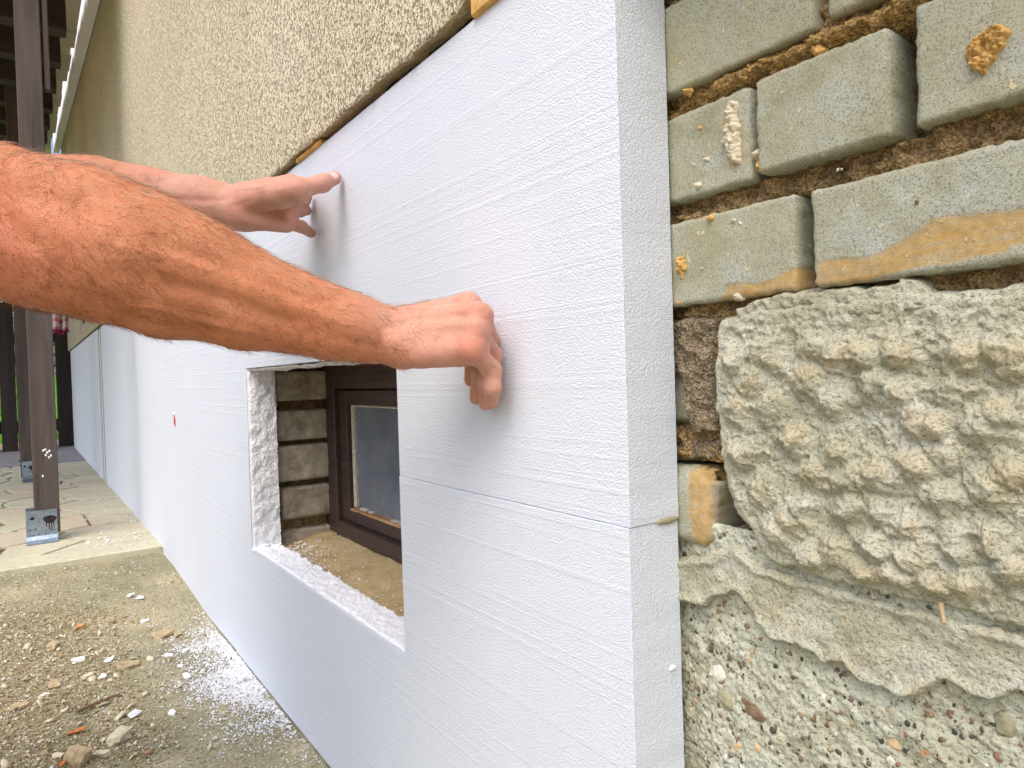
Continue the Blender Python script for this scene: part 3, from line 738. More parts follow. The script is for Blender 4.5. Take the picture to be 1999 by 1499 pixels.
# ragged extension of the smear out of the frame
# --- pebbles set in the foundation
peb_list = [(1800, 1470, 19, 15, 'orange'), (1733, 1452, 20, 17, 'tan'), (1470, 1395, 18, 14, 'brown'), (1455, 1375, 12, 10, 'brown'), (1897, 1452, 22, 10, 'red'), (1475, 1465, 10, 14, 'tan'), (1435, 1465, 9, 14, 'tan'), (1540, 1350, 7, 10, 'red'), (1605, 1415, 6, 11, 'red'),
            (1850, 1385, 10, 10, 'dark'), (1830, 1375, 8, 9, 'red'), (1870, 1395, 8, 8, 'orange'), (1892, 1398, 8, 7, 'orange'), (1958, 1420, 20, 24, 'greenish'), (1396, 1320, 15, 17, 'pale'), (1412, 1370, 16, 22, 'greenish'), (1750, 1375, 10, 7, 'brown'), (1740, 1395, 8, 10, 'tan'), (1865, 1470, 9, 7, 'tan'), (1950, 1485, 16, 10, 'red'),
            (1350, 1238, 6, 10, 'dark'), (1372, 1195, 13, 9, 'grey'), (1552, 1325, 5, 5, 'orange'), (1458, 1255, 6, 6, 'dark'), (1480, 1260, 6, 8, 'dark'), (1437, 1295, 9, 10, 'brown'), (1466, 1278, 7, 5, 'tan'), (1410, 1480, 9, 14, 'pale'), (1462, 1300, 9, 12, 'greenish'), (1508, 1425, 5, 13, 'brown'), (1568, 1305, 5, 6, 'orange'), (1600, 1365, 9, 10, 'pale'), (1540, 1258, 4, 5, 'brown'), (1445, 1330, 4, 4, 'orange'),
            (1900, 1425, 7, 6, 'dark'), (1920, 1448, 6, 5, 'dark'), (1650, 1480, 8, 10, 'red'), (1690, 1430, 8, 6, 'brown'), (1560, 1475, 9, 6, 'grey'), (1505, 1490, 9, 6, 'pale'), (1340, 1290, 4, 7, 'grey'), (1975, 1385, 13, 9, 'grey'), (1362, 1420, 5, 7, 'dark'), (1352, 1370, 5, 6, 'brown'), (1430, 1215, 9, 8, 'pale'), (1425, 1440, 5, 5, 'brown'), (1640, 1370, 6, 5, 'brown'), (1685, 1385, 6, 8, 'red'), (1775, 1425, 7, 5, 'grey'), (1520, 1395, 5, 5, 'dark'), (1585, 1440, 5, 4, 'dark'), (1615, 1460, 6, 5, 'tan'), (1345, 1465, 6, 8, 'tan')]
for k, (px, py, rx, ry, cn) in enumerate(peb_list):
    c_ = ctr(px, py); k1 = np.linalg.norm(ctr(px+rx, py)-c_); k2 = np.linalg.norm(ctr(px, py+ry)-c_)
    V, F = rockmesh(k+50, .45*min(k1, k2), k1*.9, k2*.9, 3, .40, .75); h_ = float(foundh(np.array([c_[1]]), np.array([c_[2]]))[0])
    mesh_np('pebble', V+[XB-h_+.0016, c_[1], c_[2]], F, M['peb_'+cn], house)
# very small grit: many, one mesh
ng = 1500; gyy = rng.uniform(.12, .40, ng); gzz = rng.uniform(.22, .50, ng); mbv = []; mbf = []
Vb, Fb = rockmesh(5, 1, 1, 1, 1, .3); Fb = np.array(Fb); gh = foundh(gyy, gzz)
keep = [i for i in range(ng)]
cols = rng.choice(['dark', 'brown', 'red', 'tan', 'pale'], ng, p=[.36, .30, .03, .20, .11])
for cn in ('dark', 'brown', 'red', 'tan', 'pale'):
    idx = np.where(cols == cn)[0]; V = []; Fv = []
    for q, i in enumerate(idx):
        s_ = (.0005+.0019*rng.power(.45))*np.array([.35, rng.uniform(.5, 1.5), rng.uniform(.5, 1.7)]); V.append(Vb*s_+[XB-gh[i], gyy[i], gzz[i]]); Fv.append(Fb+len(Vb)*q)
    tag(mesh_np('grit', np.vstack(V), np.vstack(Fv), M['peb_'+cn], house), kind='stuff')
c_ = ctr(1851, 1190); MB().cyl(c_+[-.008, .001, .006], c_+[-.008, -.001, -.006], .0016, .0012, 7).build('wood_splinter', M['peb_tan'], house)

# ================================================================== WINDOW in the wall (parts of the house)
WY0, WY1, WZ0, WZ1 = .815, 1.56, .292, .692      # opening in the foam
XF = .185
# brick jamb at the far side (facing -Y), each brick a part
jz = [(1.0, )]
jb = []
for (pt, pb) in ((722, 783), (797, 860), (866, 938), (946, 1012), (1030, 1075)):
    jb.append((ony(600, pb, 1.575)[2], ony(600, pt, 1.575)[2]))
for k, (z0, z1) in enumerate(jb):
    z0 += .0022; z1 -= .0012+.001*(k % 2)
    yb = 1.572+[.0, .004, .001, .003, .006][k]; x0 = XB+[.004, .006, .004, .012, .008][k]
    res = .004; xs_ = np.arange(0, .125, res); zs_ = np.arange(0, z1-z0+1e-6, res); 
    A, B = np.meshgrid(np.concatenate([[-.03, -.015], xs_]), np.concatenate([[-.02], zs_, [z1-z0+.02]]), indexing='ij')
    xx = np.clip(A, 0, None); zz = np.clip(B, 0, z1-z0); dp = np.maximum(np.clip(-A, 0, 1), np.maximum(np.clip(-B, 0, 1), np.clip(B-(z1-z0), 0, 1)))
    e_ = np.minimum(np.minimum(xx, .5), np.minimum(zz, z1-z0-zz)); dp = dp+.004*np.clip(1-e_/.005, 0, 1)**2
    P = np.stack([xx+x0, yb+dp-.0035*fbm(xx*45, zz*45, k, 4, 5)+.006*np.clip(fbm(xx*70, zz*70, k+9, 3, 15)-.3, 0, 1), zz+z0], -1)
    gridmesh('brick', P, M['jamb'], house, flip=True)
xg = np.arange(.058, .20, .003); zg = np.arange(.27, .715, .003); A, B = np.meshgrid(xg, zg, indexing='ij')
gridmesh('jamb_mortar', np.stack([A, 1.610+.009*fbm(A*50, B*50, 0, 4, 8)-.010*sstep(.36, .33, B), B], -1), M['mortar'], house, flip=True)
# near jamb, hidden mostly
MB().box((.064, .70, .27), (.25, .795, .74)).build('near_jamb', M['jamb'], house)
# lintel underside
A, B = np.meshgrid(np.arange(.055, .22, .004), np.arange(.79, 1.61, .005), indexing='ij')
gridmesh('lintel_underside', np.stack([A, B, .700+.004*fbm(A*50, B*50, 0, 4, 18)], -1), M['mortar'], house, flip=True)
MB().box((.064, .79, .712), (.25, 1.62, .80)).build('lintel', M['mortar'], house)
# sloping sandy sill
A, B = np.meshgrid(np.arange(.050, .20, .0025), np.arange(.79, 1.60, .003), indexing='ij')
SZ = .281+.022*(A-.05)/.15+.003*fbm(A*25, B*25, 0, 4, 19)+.0012*fbm(A*200, B*200, 0, 2, 20)-.006*sstep(.064, .056, A)
gridmesh('window_sill', np.stack([A, B, SZ], -1), M['sill'], house)
def sillz(x, y): return .281+.022*(x-.05)/.15+.004
def colbox(name, lo, hi, mat, parent, mask, nseg=(4, 60, 4), wob=.0006):
    """box with subdivided faces, worn edges and a wear mask in the tint layer"""
    lo = np.array(lo); hi = np.array(hi); mb = MB().box(lo, hi, bev=.0025)
    o = mb.build(name, mat, parent)
    bm = bmesh.new(); bm.from_mesh(o.data); bmesh.ops.subdivide_edges(bm, edges=[e for e in bm.edges if e.calc_length() > .02], cuts=14, use_grid_fill=True)
    bm.to_mesh(o.data); bm.free(); me = o.data; n = len(me.vertices); co = np.zeros(n*3); me.vertices.foreach_get('co', co); co = co.reshape(-1, 3)+np.array(worldloc(o))
    t_ = mask(co); c4 = np.ones((n, 4), np.float32); c4[:, 0] = t_; at = me.color_attributes.new('tint', 'FLOAT_COLOR', 'POINT'); at.data.foreach_set('color', c4.ravel())
    return o
win = empty('basement_window', (XF, 1.2, .3)); win.parent = house; win.location = Vector((XF, 1.2, .3))-worldloc(house)
nomask = lambda c: np.zeros(len(c))
botmask = lambda c: .9*sstep(.35, .31, c[:, 2]-.0*c[:, 1])+.25
zsill = .300
colbox('outer_frame', (XF, 1.525, zsill), (XF+.06, 1.60, .700), M['winwood'], win, nomask)       # far stile
colbox('outer_frame', (XF, .80, .640), (XF+.06, 1.524, .700), M['winwood'], win, nomask)          # header
colbox('outer_frame', (XF-.004, .80, zsill-.01), (XF+.06, 1.524, zsill+.032), M['winwood'], win, lambda c: .55*sstep(.326, .334, c[:, 2]))
colbox('casement_frame', (XF+.012, 1.480, zsill+.034), (XF+.05, 1.5225, .637), M['winwood'], win, nomask)
colbox('casement_frame', (XF+.012, .80, .604), (XF+.05, 1.479, .637), M['winwood'], win, nomask)
colbox('casement_frame', (XF+.012, .80, zsill+.034), (XF+.05, 1.479, zsill+.066), M['winwood'], win, lambda c: .85*sstep(.352, .366, c[:, 2]))
colbox('glazing_bead', (XF+.022, 1.466, zsill+.066), (XF+.034, 1.479, .603), M['putty'], win, nomask)
colbox('glazing_bead', (XF+.022, .80, .598), (XF+.034, 1.464, .603), M['putty'], win, nomask)
MB().box((XF+.030, .80, zsill+.064), (XF+.034, 1.472, .606)).build('window_pane', M['glass'], win)
for k, (px, py, L) in enumerate([(708, 998, .030), (735, 1012, .02), (768, 1022, .03), (780, 1027, .015), (722, 1004, .015), (750, 1018, .012)]):
    c_ = onx(px, py, XF+.020); MB().box((c_[0], c_[1]-L/2, c_[2]-.004), (c_[0]+.012, c_[1]+L/2, c_[2]+.005), bev=.0015).build('putty_piece', M['putty'], win)

# ================================================================== FOAM BOARDS (each a thing)
ZS = .5305; ZT = 1.0375
def board(poly, label, mat='foam', group=None, seed=0, x0=0., th=T, jit=.0002, name='foam_board', far=False, loc=None):
    """polygon in (y,z), extruded from x0 to x0+th, edges slightly ragged"""
    pts = []
    for i in range(len(poly)):
        a = np.array(poly[i], float); b = np.array(poly[(i+1) % len(poly)], float); L = np.linalg.norm(b-a); n = max(1, int(L/(.05 if far else .006)))
        d = (b-a)/L; nrm = np.array([-d[1], d[0]])
        for k in range(n):
            p = a+(b-a)*k/n
            if k > 0: p = p+nrm*float(jit*(fbm(np.array([L*0+k*.35]), np.array([seed+i*3.]), 0, 3, 40))[0])*1.6
            pts.append(p)
    pts = np.array(pts); n = len(pts); bv = .0004
    # inner loop for a tiny soft front edge
    nx = np.roll(pts, -1, 0)-np.roll(pts, 1, 0); nx /= np.linalg.norm(nx, axis=1)[:, None]; inn = pts+np.stack([-nx[:, 1], nx[:, 0]], -1)*bv
    V = np.vstack([np.c_[np.full(n, x0), inn], np.c_[np.full(n, x0+bv), pts], np.c_[np.full(n, x0+th), pts]])
    F = [list(range(n))[::-1], list(range(2*n, 3*n))]
    for i in range(n):
        j = (i+1) % n; F += [[i, j, n+j, n+i], [n+i, n+j, 2*n+j, 2*n+i]]
    o = mesh_np(name, V, F, M[mat], smooth=False, loc=None)
    bm = bmesh.new(); bm.from_mesh(o.data); bmesh.ops.recalc_face_normals(bm, faces=bm.faces); bm.to_mesh(o.data); bm.free()
    tag(o, label, 'foam board', group or 'white insulation boards on the house wall')
    return o
YE = .3955
g_ = .00035
A_upper = board([(YE, ZS+g_), (WY0, ZS+g_), (WY0, WZ1), (WY1, WZ1), (WY1, ZS+g_*.2), (1.736, ZS+g_*.2), (1.736, ZT), (YE, ZT)],
      'white polystyrene board under both hands, upper row at the near end beside the bricks', seed=1)
B_lower = board([(YE+.0006, .006), (1.736, .006), (1.736, ZS), (WY1, ZS), (WY1, WZ0), (WY0, WZ0), (WY0, ZS-g_), (YE+.0006, ZS-g_)],
      'white polystyrene board beneath the basement window, lower row at the near end', seed=2, x0=-.0009)
board([(1.7368, .006), (2.80, .006), (2.80, ZS), (1.7368, ZS)], 'white polystyrene board with the red fleck, left of the basement window', seed=3, x0=.0008)
board([(1.7368, ZS+.0002), (2.80, ZS+.0002), (2.80, ZT), (1.7368, ZT)], 'white polystyrene board in the upper row, just left of the far hand behind the arms', seed=4, x0=.0005)
board([(2.8015, .052), (4.92, .052), (4.92, ZT), (2.8015, ZT)], 'tall white board between the vertical joint and the dirty strip, standing on the patio', 'foam_far', seed=5, x0=.0025)
board([(5.14, .052), (8.24, .052), (8.24, ZT), (5.14, ZT)], 'farthest white board, between the dirty strip and the far house corner', 'foam_far', seed=6, x0=.001, far=True)
o = board([(4.922, .055), (5.138, .055), (5.138, ZT), (4.922, ZT)], 'narrow olive-stained filler strip between the two farthest white boards', 'dirty', seed=7, x0=.006, name='filler_strip'); o['category'] = 'filler strip'; del o['group']
MB().box((.004, 5.01, .06), (.0065, 5.07, 1.03)).build('white_streak', M['foam_far'], o)
# torn cut edges of the window opening in the foam
def cutedge(P, parent, flip):
    return gridmesh('cut_edge', P, M['torn'], parent, flip=flip)
xx = np.arange(.0, T+.001, .0013)
zz = np.arange(WZ0-.002, WZ1+.002, .0016); A, B = np.meshgrid(xx, zz, indexing='ij')
fr = sstep(0, .006, A)
def tornn(a, b, s): return (.0042*fbm(a*60, b*50, 0, 4, 101+s, .5)+.0012*np.abs(fbm(a*230, b*230, 0, 2, 102+s)))
NE = tornn(A, B, 0)
cutedge(np.stack([A+.0005+.002*fbm(A*90, B*200, 4, 3, 3)*(A > .05), WY1-.003-fr*(.003+NE)-.004*(A/T), B], -1), B_lower, True)
yy = np.arange(WY0-.001, WY1+.002, .0016); A, B = np.meshgrid(np.arange(0, T+.0085, .0013), yy, indexing='ij'); fr = sstep(0, .006, A); NE = tornn(A, B, 7)
rag = sstep(T-.004, T+.006, A+.008*fbm(B*45, A*0, 0, 3, 44)+.003*fbm(B*200, 0, 0, 2, 45))
cutedge(np.stack([A+.0005, B, WZ0+.0015+fr*(.002+NE*.8)-.022*rag], -1), B_lower, False)
A, B = np.meshgrid(xx, yy, indexing='ij'); fr = sstep(0, .006, A); NE = tornn(A, B, 13)
cutedge(np.stack([A+.0005, B, WZ1-.0015-fr*(.003+NE)-.003*np.clip(fbm(B*40, A*20, 0, 3, 4), 0, 1)], -1), A_upper, True)
# ragged fringe lump at the lower far corner of the opening
for k, (px, py, r_) in enumerate([(500, 1072, .012), (520, 1076, .013), (540, 1078, .010), (512, 1066, .009), (532, 1068, .008)]):
    c_ = ony(px, py, 1.545); V, F = rockmesh(k+9, r_*1.2, r_, r_*.55, 3, .5); mesh_np('cut_edge', V+c_+[.006, 0, -.002], F, M['torn'], B_lower)
# olive lump standing in for the shaded V-gap at the seam + loose flake
c_ = onx(1302, 1028, 0); 
V, F = rockmesh(77, .016, .0015, .0028, 2, .5); mesh_np('seam_gap_shade', V+[.045, YE-.0003, ZS], F, M['peb_greenish'], B_lower)
c_ = ony(1314, 1304, YE); V, F = rockmesh(78, .0045, .0018, .0022, 2, .5); tag(mesh_np('foam_flake', V+c_, F, M['crumb'], loc=c_), 'tiny white foam flake stuck to the narrow end face of the near lower board', 'foam flake')
# red fleck
c_ = onx(342, 822, .0006); fl = empty('wall_plug', c_, 'small red plastic plug in the white board left of the window', 'wall plug')
V, F = rockmesh(79, .004, .011, .021, 2, .3); mesh_np('plug_body', V+c_, F, M['red'], fl); V, F = rockmesh(80, .004, .009, .007, 2, .4); mesh_np('foam_shaving', V+c_+[-.002, .003, .022], F, M['crumb'], fl)

# ================================================================== PERGOLA
perg = empty('pergola', (-.35, 3.3, .06), 'dark stained timber pergola with pale board roof attached to the house wall', 'pergola')
PY = 3.235
def post(pl_, pr_, pm, yf, z0, z1, name='post', mat='post', parent=perg):
    a = ony(pl_, pm, yf)[0]; b = ony(pr_, pm, yf)[0]
    return MB().box((a, yf, z0), (b, yf+(b-a), z1), bev=.003).build(name, M[mat], parent), a, b
zb1 = .062
p1, a1, b1 = post(63, 113.5, 900, PY, zb1+.03, 2.72)
# slender brace member beside the post, ending high up
c0 = ony(84.5, 90, PY+.01)[0]; c1 = ony(96, 90, PY+.01)[0]; zlow = ony(90, 172, PY)[2]
MB().box((c0, PY+.012, zlow), (c1, PY+.05, 2.9), bev=.002).build('brace', M['post'], perg)
p2, a2, b2 = post(36, 62, 800, 5.42, zb1+.03, 2.8)
post(37, 52, 860, 8.0, zb1+.02, 2.9)
def bracket(x0, x1, y, z0, zt, drips, w=.1):
    """galvanised post shoe: two upright plates, a floor plate and two flared feet"""
    mb = MB(); mb.box((x0, y-.004, z0+.022), (x1, y-.0005, zt)); mb.box((x0, y+w+.001, z0+.022), (x1, y+w+.0045, zt)); mb.box((x0, y-.004, z0+.020), (x1, y+w+.004, z0+.0235))
    h = z0
    mb.add([[x0, y-.0045, z0+.026], [x1, y-.0045, z0+.026], [x1, y-.016, z0+.013], [x0, y-.016, z0+.013], [x1, y-.020, z0+.0105], [x0, y-.020, z0+.0105], [x1, y-.034, z0+.001], [x0, y-.034, z0+.001],
            [x0, y-.0025, z0+.022], [x1, y-.0025, z0+.022], [x1, y-.014, z0+.009], [x0, y-.014, z0+.009], [x1, y-.018, z0+.0065], [x0, y-.018, z0+.0065], [x1, y-.032, z0-.001], [x0, y-.032, z0-.001]],
           [[0, 1, 2, 3], [3, 2, 4, 5], [5, 4, 6, 7], [8, 11, 10, 9], [11, 13, 12, 10], [13, 15, 14, 12], [0, 3, 11, 8], [3, 5, 13, 11], [5, 7, 15, 13], [1, 9, 10, 2], [2, 10, 12, 4], [4, 12, 14, 6], [7, 6, 14, 15], [0, 8, 9, 1]])
    br = mb.build('post_bracket', M['zinc'], perg)
    W_ = x1-x0; H = zt-z0-.022
    for (u, v, r_, m, nm) in ((.20, .72, .0065, 'hole', 'screw_hole'), (.46, .86, .0035, 'bolt', 'screw'), (.86, .90, .0035, 'bolt', 'screw'), (.48, .34, .0045, 'bolt', 'screw'), (.90, .36, .0035, 'bolt', 'screw'), (.10, .72, .002, 'hole', 'screw_hole'), (.12, .28, .0028, 'hole', 'screw_hole'), (.30, .30, .0028, 'hole', 'screw_hole'), (.38, .58, .002, 'hole', 'screw_hole'), (.22, .08, .0025, 'hole', 'screw_hole'), (.40, .10, .0025, 'hole', 'screw_hole'), (.60, .12, .0025, 'hole', 'screw_hole'), (.76, .70, .0060, 'hole', 'screw_hole')):
        c = (x0+u*W_, y-.0042, z0+.022+v*H)
        MB().cyl(c, (c[0], c[1]-(.0025 if m == 'bolt' else .0012), c[2]), r_, r_*.8, 12).build(nm, M[m], br)
    if drips:
        V = []; mb = MB(); cx = x0+.76*W_; cz = z0+.022+.62*H
        A_ = np.linspace(0, 2*np.pi, 15)[:-1]; pts = [(cx+.022*math.cos(t)*(1+.2*math.sin(3*t)), cz+.016*math.sin(t)) for t in A_]
        mb.add([[p[0], y-.0050, p[1]] for p in pts], [list(range(14))])
        for dx, L in ((-.012, .018), (-.003, .030), (.005, .036), (.012, .022)): mb.box((cx+dx-.0017, y-.0056, cz-.010-L), (cx+dx+.0017, y-.0044, cz-.008))
        mb.build('stain_drip', M['paintdrip'], br)
    return br
xa = ony(51.5, 1030, PY)[0]; xb = ony(113, 1030, PY)[0]
bracket(xa, xb, PY-.002, zb1, ony(80, 996, PY)[2], True, b1-a1+.002)
xa = ony(44, 930, 5.42)[0]; xb = ony(72, 930, 5.42)[0]
bracket(xa, xb, 5.418, zb1, ony(55, 901, 5.42)[2], True, b2-a2+.002)
xa = ony(40, 870, 8.0)[0]; xb = ony(50, 870, 8.0)[0]; bracket(xa, xb, 7.998, zb1, ony(45, 855, 8)[2], False, .09)
# white bird-lime spots on the post
for k, (px, py) in enumerate([(86, 880), (90, 878), (94, 884), (91, 889), (97, 893), (101, 890), (98, 881), (85, 930)]):
    c_ = ony(px-1, py, PY); V, F = rockmesh(k, .004, .001, .0055, 1, .4); mesh_np('white_fleck', V+[c_[0], PY-.0004, c_[2]], F, M['crumb'], perg)
# rafters (perpendicular to the wall) and overlapping roof boards
yr = 3.45
while yr < 8.3:
    ze = eave(yr)-.02
    MB().box((-2.4, yr, ze-.20), (-.165, yr+.095, ze), bev=.004).build('rafter', M['rafter'], perg)
    yr += .575
yr = 3.12; k = 0
while yr < 9.6:
    z0, z1 = eave(yr)-.018+.028, eave(yr+.29)-.018+.004
    xe = -.085+.012*random.uniform(-1, 1)
    V = [[x, y, z] for (y, z) in ((yr, z0), (yr+.29, z1)) for x in (-2.5, xe) for z in (z, z+.018)]
    mb = MB(); mb.add(V, [[0, 1, 3, 2], [4, 6, 7, 5], [0, 4, 5, 1], [2, 3, 7, 6], [0, 2, 6, 4], [1, 5, 7, 3]]); mb.build('roof_board', M['roof'], perg)
    yr += .262; k += 1
# ================================================================== FENCE behind the patio
fence = empty('fence', (-.5, 8.5, .05), 'dark brown timber fence of posts and rails across the far end of the patio', 'fence')
yf = 8.42
for (l_, r_, bot, ff) in ((2, 34, 881, 8.25), (113, 144, 868, 8.45), (-34, -8, 885, 8.25), (-90, -64, 890, 8.25)):
    a = ony(l_, 800, ff)[0]; b = ony(r_, 800, ff)[0]; MB().box((a, ff, .05), (b-.004, ff+.12, 1.52), bev=.004).build('fence_post', M['fence'], fence)
for (pt, pb) in ((650, 668), (822, 846)):
    z1 = ony(30, pt, 8.5)[2]; z0 = ony(30, pb, 8.5)[2]; MB().box((-2.2, 8.50, z0), (-.02, 8.545, z1), bev=.003).build('rail', M['fence'], fence)
# ================================================================== LAUNDRY
def hang(name, px0, px1, ytop, ybot, Y, mat, label, hem=None):
    a = ony(px0, 600, Y); b = ony(px1, 600, Y); zt_ = ony(px0, ytop, Y)[2]; zb_ = ony(px0, ybot, Y)[2]
    u = np.linspace(0, 1, 28); v = np.linspace(0, 1, 24); U_, V_ = np.meshgrid(u, v, indexing='ij')
    P = np.stack([a[0]+(b[0]-a[0])*U_+.006*np.sin(V_*5), Y+.022*np.sin(U_*13+V_*1.2)*(.4+V_), zt_+(zb_-zt_)*V_+.012*np.sin(U_*9)*V_], -1)
    P2 = P+np.array([0, .003, 0])
    o = gridmesh(name, P, M[mat], None, loc=(a[0], Y, zt_))
    uv = o.data.uv_layers.new(name='uv'); nv = len(o.data.vertices); co = np.zeros(len(o.data.loops), int); o.data.loops.foreach_get('vertex_index', co)
    uu = np.stack([U_.ravel()*3.2, V_.ravel()*7], -1)[co]; uv.data.foreach_set('uv', uu.astype(np.float32).ravel())
    so_ = o.modifiers.new('thick', 'SOLIDIFY'); so_.thickness = .003
    tag(o, label, 'cloth')
    if hem:
        n = 28; i = -1; mb = MB(); pts = P[:, -1]
        for k in range(n-1): mb.cyl(pts[k], pts[k+1], .011, .011, 6)
        mb.build('hem', M['winecloth'], o)
    return o
hang('hanging_cloth', 103, 134, 520, 648, 6.4, 'check', 'red and white checked cloth hanging between the thick post and the wall', True)
hang('hanging_cloth', 163, 184, 520, 634, 6.0, 'winecloth', 'small wine-red cloth hanging in front of the far end of the wall')
ln = MB(); z_l = ony(103, 522, 6.4)[2]; z_m = ony(163, 522, 6.0)[2]
ln.cyl((ony(70, 500, 6.6)[0], 6.6, z_l), (ony(103, 500, 6.4)[0], 6.4, z_l), .003, .003, 6); ln.cyl((ony(103, 500, 6.4)[0], 6.4, z_l), (ony(163, 500, 6.)[0], 6.0, z_m), .003, .003, 6); ln.cyl((ony(163, 500, 6.)[0], 6.0, z_m), (-.012, 5.9, z_m+.02), .003, .003, 6)
tag(ln.build('clothes_line', M['crumb'], loc=(-.2, 6.2, 1.6)), 'thin white clothes line carrying the two red cloths', 'clothes line')

# ================================================================== RUBBLE, CRUMBS AND LOOSE PIECES
def chips(name, pts, size, mat, label=None, cat=None, seed=1, sub=1, aspect=(1, .8, .45)):
    r = np.random.default_rng(seed); Vb, Fb = rockmesh(seed, 1, 1, 1, 0 if sub == 0 else 1, .35)
    if sub == 0:
        bm = bmesh.new(); bmesh.ops.create_icosphere(bm, subdivisions=1, radius=1); bm.free()
        Vb = np.array([[1, 0, 0], [-1, 0, 0], [0, 1, 0], [0, -1, 0], [0, 0, 1], [0, 0, -1.]]); Fb = [[0, 2, 4], [2, 1, 4], [1, 3, 4], [3, 0, 4], [2, 0, 5], [1, 2, 5], [3, 1, 5], [0, 3, 5]]
    Fb = np.array(Fb); n = len(pts); V = np.repeat(Vb[None], n, 0)
    V = V*(1+.3*r.normal(size=(n, len(Vb), 1))).clip(.4, 1.7)*np.array(aspect)*r.uniform(.7, 1.3, (n, 1, 3))
    q = r.normal(size=(n, 4))*np.array([.35, .35, 1, 1]); q /= np.linalg.norm(q, axis=1)[:, None]; x, y, z, w = q.T
    R_ = np.stack([1-2*(y*y+z*z), 2*(x*y-z*w), 2*(x*z+y*w), 2*(x*y+z*w), 1-2*(x*x+z*z), 2*(y*z-x*w), 2*(x*z-y*w), 2*(y*z+x*w), 1-2*(x*x+y*y)], -1).reshape(n, 3, 3)
    V = np.einsum('nij,nkj->nki', R_, V)*size[:, None, None]+pts[:, None, :]
    F = (Fb[None]+(np.arange(n)*len(Vb))[:, None, None]).reshape(-1, 3)
    o = mesh_np(name, V.reshape(-1, 3), F, M[mat], smooth=False)
    return tag(o, label, cat, kind='stuff')
def onground(x, y, dz=0.): return np.stack([x, y, ground_h(x, y)+dz], -1)
n = 150000; x = rng.uniform(-1.05, -.0, n); y = rng.uniform(.75, 2.84, n)
dens = .10+.95*sstep(-.15, .25, .85-(((x+.66)/.50)**2+((y-1.72)/.92)**2)+.5*fbm(x*5, y*5, 0, 3, 33))
k_ = rng.uniform(0, 1, n) < dens; x, y = x[k_], y[k_]
sz = .0012+.0032*rng.power(.30, len(x)); big = rng.uniform(0, 1, len(x)) < .025; sz[big] *= 2.1
chips('rubble', onground(x, y, .001), sz, 'gravel', 'low heap of crumbled brown rubble and grit on the slab', 'rubble', 3, 0)
n = 420; x = rng.uniform(-.95, -.1, n); y = .9+rng.power(1.2, n)*1.6; k_ = (((x+.62)/.48)**2+((y-1.5)/.75)**2) < 1.1; x, y = x[k_], y[k_]
chips('pale_chips', onground(x, y, .004), rng.uniform(.004, .012, len(x)), 'stone_pale', 'scattered pale flat mortar chips lying on the rubble', 'chips', 5, 1, (1, .7, .28))
# foam dust along the boards
n = 26000; t_ = rng.uniform(0, 1, n); y = rng.normal(1.62, .25, n); x = -.004-np.abs(rng.normal(0, .062, n)); k_ = (y > .9) & (rng.uniform(0, 1, n) < np.exp(-((y-1.62)/.36)**2)*.62*(.4+.8*(fbm(x*18, y*18, 0, 3, 55) > -.1))); x, y = x[k_], y[k_]
xs1, ys1 = rng.uniform(-.6, -.01, 1500), rng.uniform(.8, 2.84, 1500)
x = np.r_[x, xs1]; y = np.r_[y, ys1]
chips('foam_dust', onground(x, y, .0015), rng.uniform(.0008, .0032, len(x)), 'crumb', 'white polystyrene crumbs strewn along the foot of the boards', 'foam crumbs', 7, 0)
x = np.r_[rng.normal(-.12, .06, 70), rng.normal(-.1, .09, 60)]; y = np.r_[rng.normal(3.05, .10, 70), rng.normal(3.9, .35, 60)]; k_ = x < -.01; x, y = x[k_], y[k_]
chips('foam_dust', np.stack([x, y, x*0+.064], -1), rng.uniform(.0025, .006, len(x)), 'crumb', 'white polystyrene crumbs scattered on the paving near the boards', 'foam crumbs', 8, 0)
n = 260; y = np.r_[rng.uniform(.85, 1.55, 90), rng.normal(1.46, .07, 170)]; x = .062+np.abs(rng.normal(0, .045, n)); k_ = (x < .175) & (y < 1.56); x, y = x[k_], y[k_]
chips('foam_dust', np.stack([x, y, sillz(x, y)+.001], -1), rng.uniform(.0008, .0034, len(x)), 'crumb', 'white polystyrene crumbs lying on the sandy window sill', 'foam crumbs', 9, 0)
def loose(name, px, py, r_, asp, mat, label, cat, seed, group=None, dz=.0, sub=3):
    p = onz(px, py, .012); z_ = float(ground_h(np.array([p[0]]), np.array([p[1]]))[0]); p = onz(px, py, z_+r_*asp[2]*.6)
    r_ *= .85; V, F = rockmesh(seed, r_*asp[0], r_*asp[1], r_*asp[2], 2, .55, .6)
    a = seed*1.3; R_ = np.array([[math.cos(a), -math.sin(a), 0], [math.sin(a), math.cos(a), 0], [0, 0, 1]])
    o = mesh_np(name, V@R_.T+p, F, M[mat], loc=p, smooth=False)
    return tag(o, label, cat, group)
G1 = 'loose stones on the rubble'
loose('stone', 233, 1438, .024, (1, .7, .55), 'stone_pale', 'blocky pale stone low in the heap, largest near the bottom left', 'stone', 3, G1)
loose('stone', 152, 1476, .026, (1.1, .7, .6), 'stone_tan', 'grey-tan lump of mortar at the bottom edge left of the blocky pale stone', 'stone', 4, G1)
loose('stone', 318, 1238, .026, (1.2, .7, .4), 'stone_tan', 'broad tan clod right of centre in the heap', 'stone', 5, G1)
loose('stone', 347, 1238, .017, (1.2, .7, .4), 'stone_tan', 'smaller tan clod touching the right side of the broad clod', 'stone', 6, G1)
loose('stone', 102, 1262, .020, (.7, 1, .5), 'stone_tan', 'upright tan stone chip at the upper left of the heap', 'stone', 7, G1)
loose('stone', 157, 1224, .013, (1, .7, .5), 'stone_orange', 'small orange-brown brick chip at the top of the heap', 'stone', 8, G1)
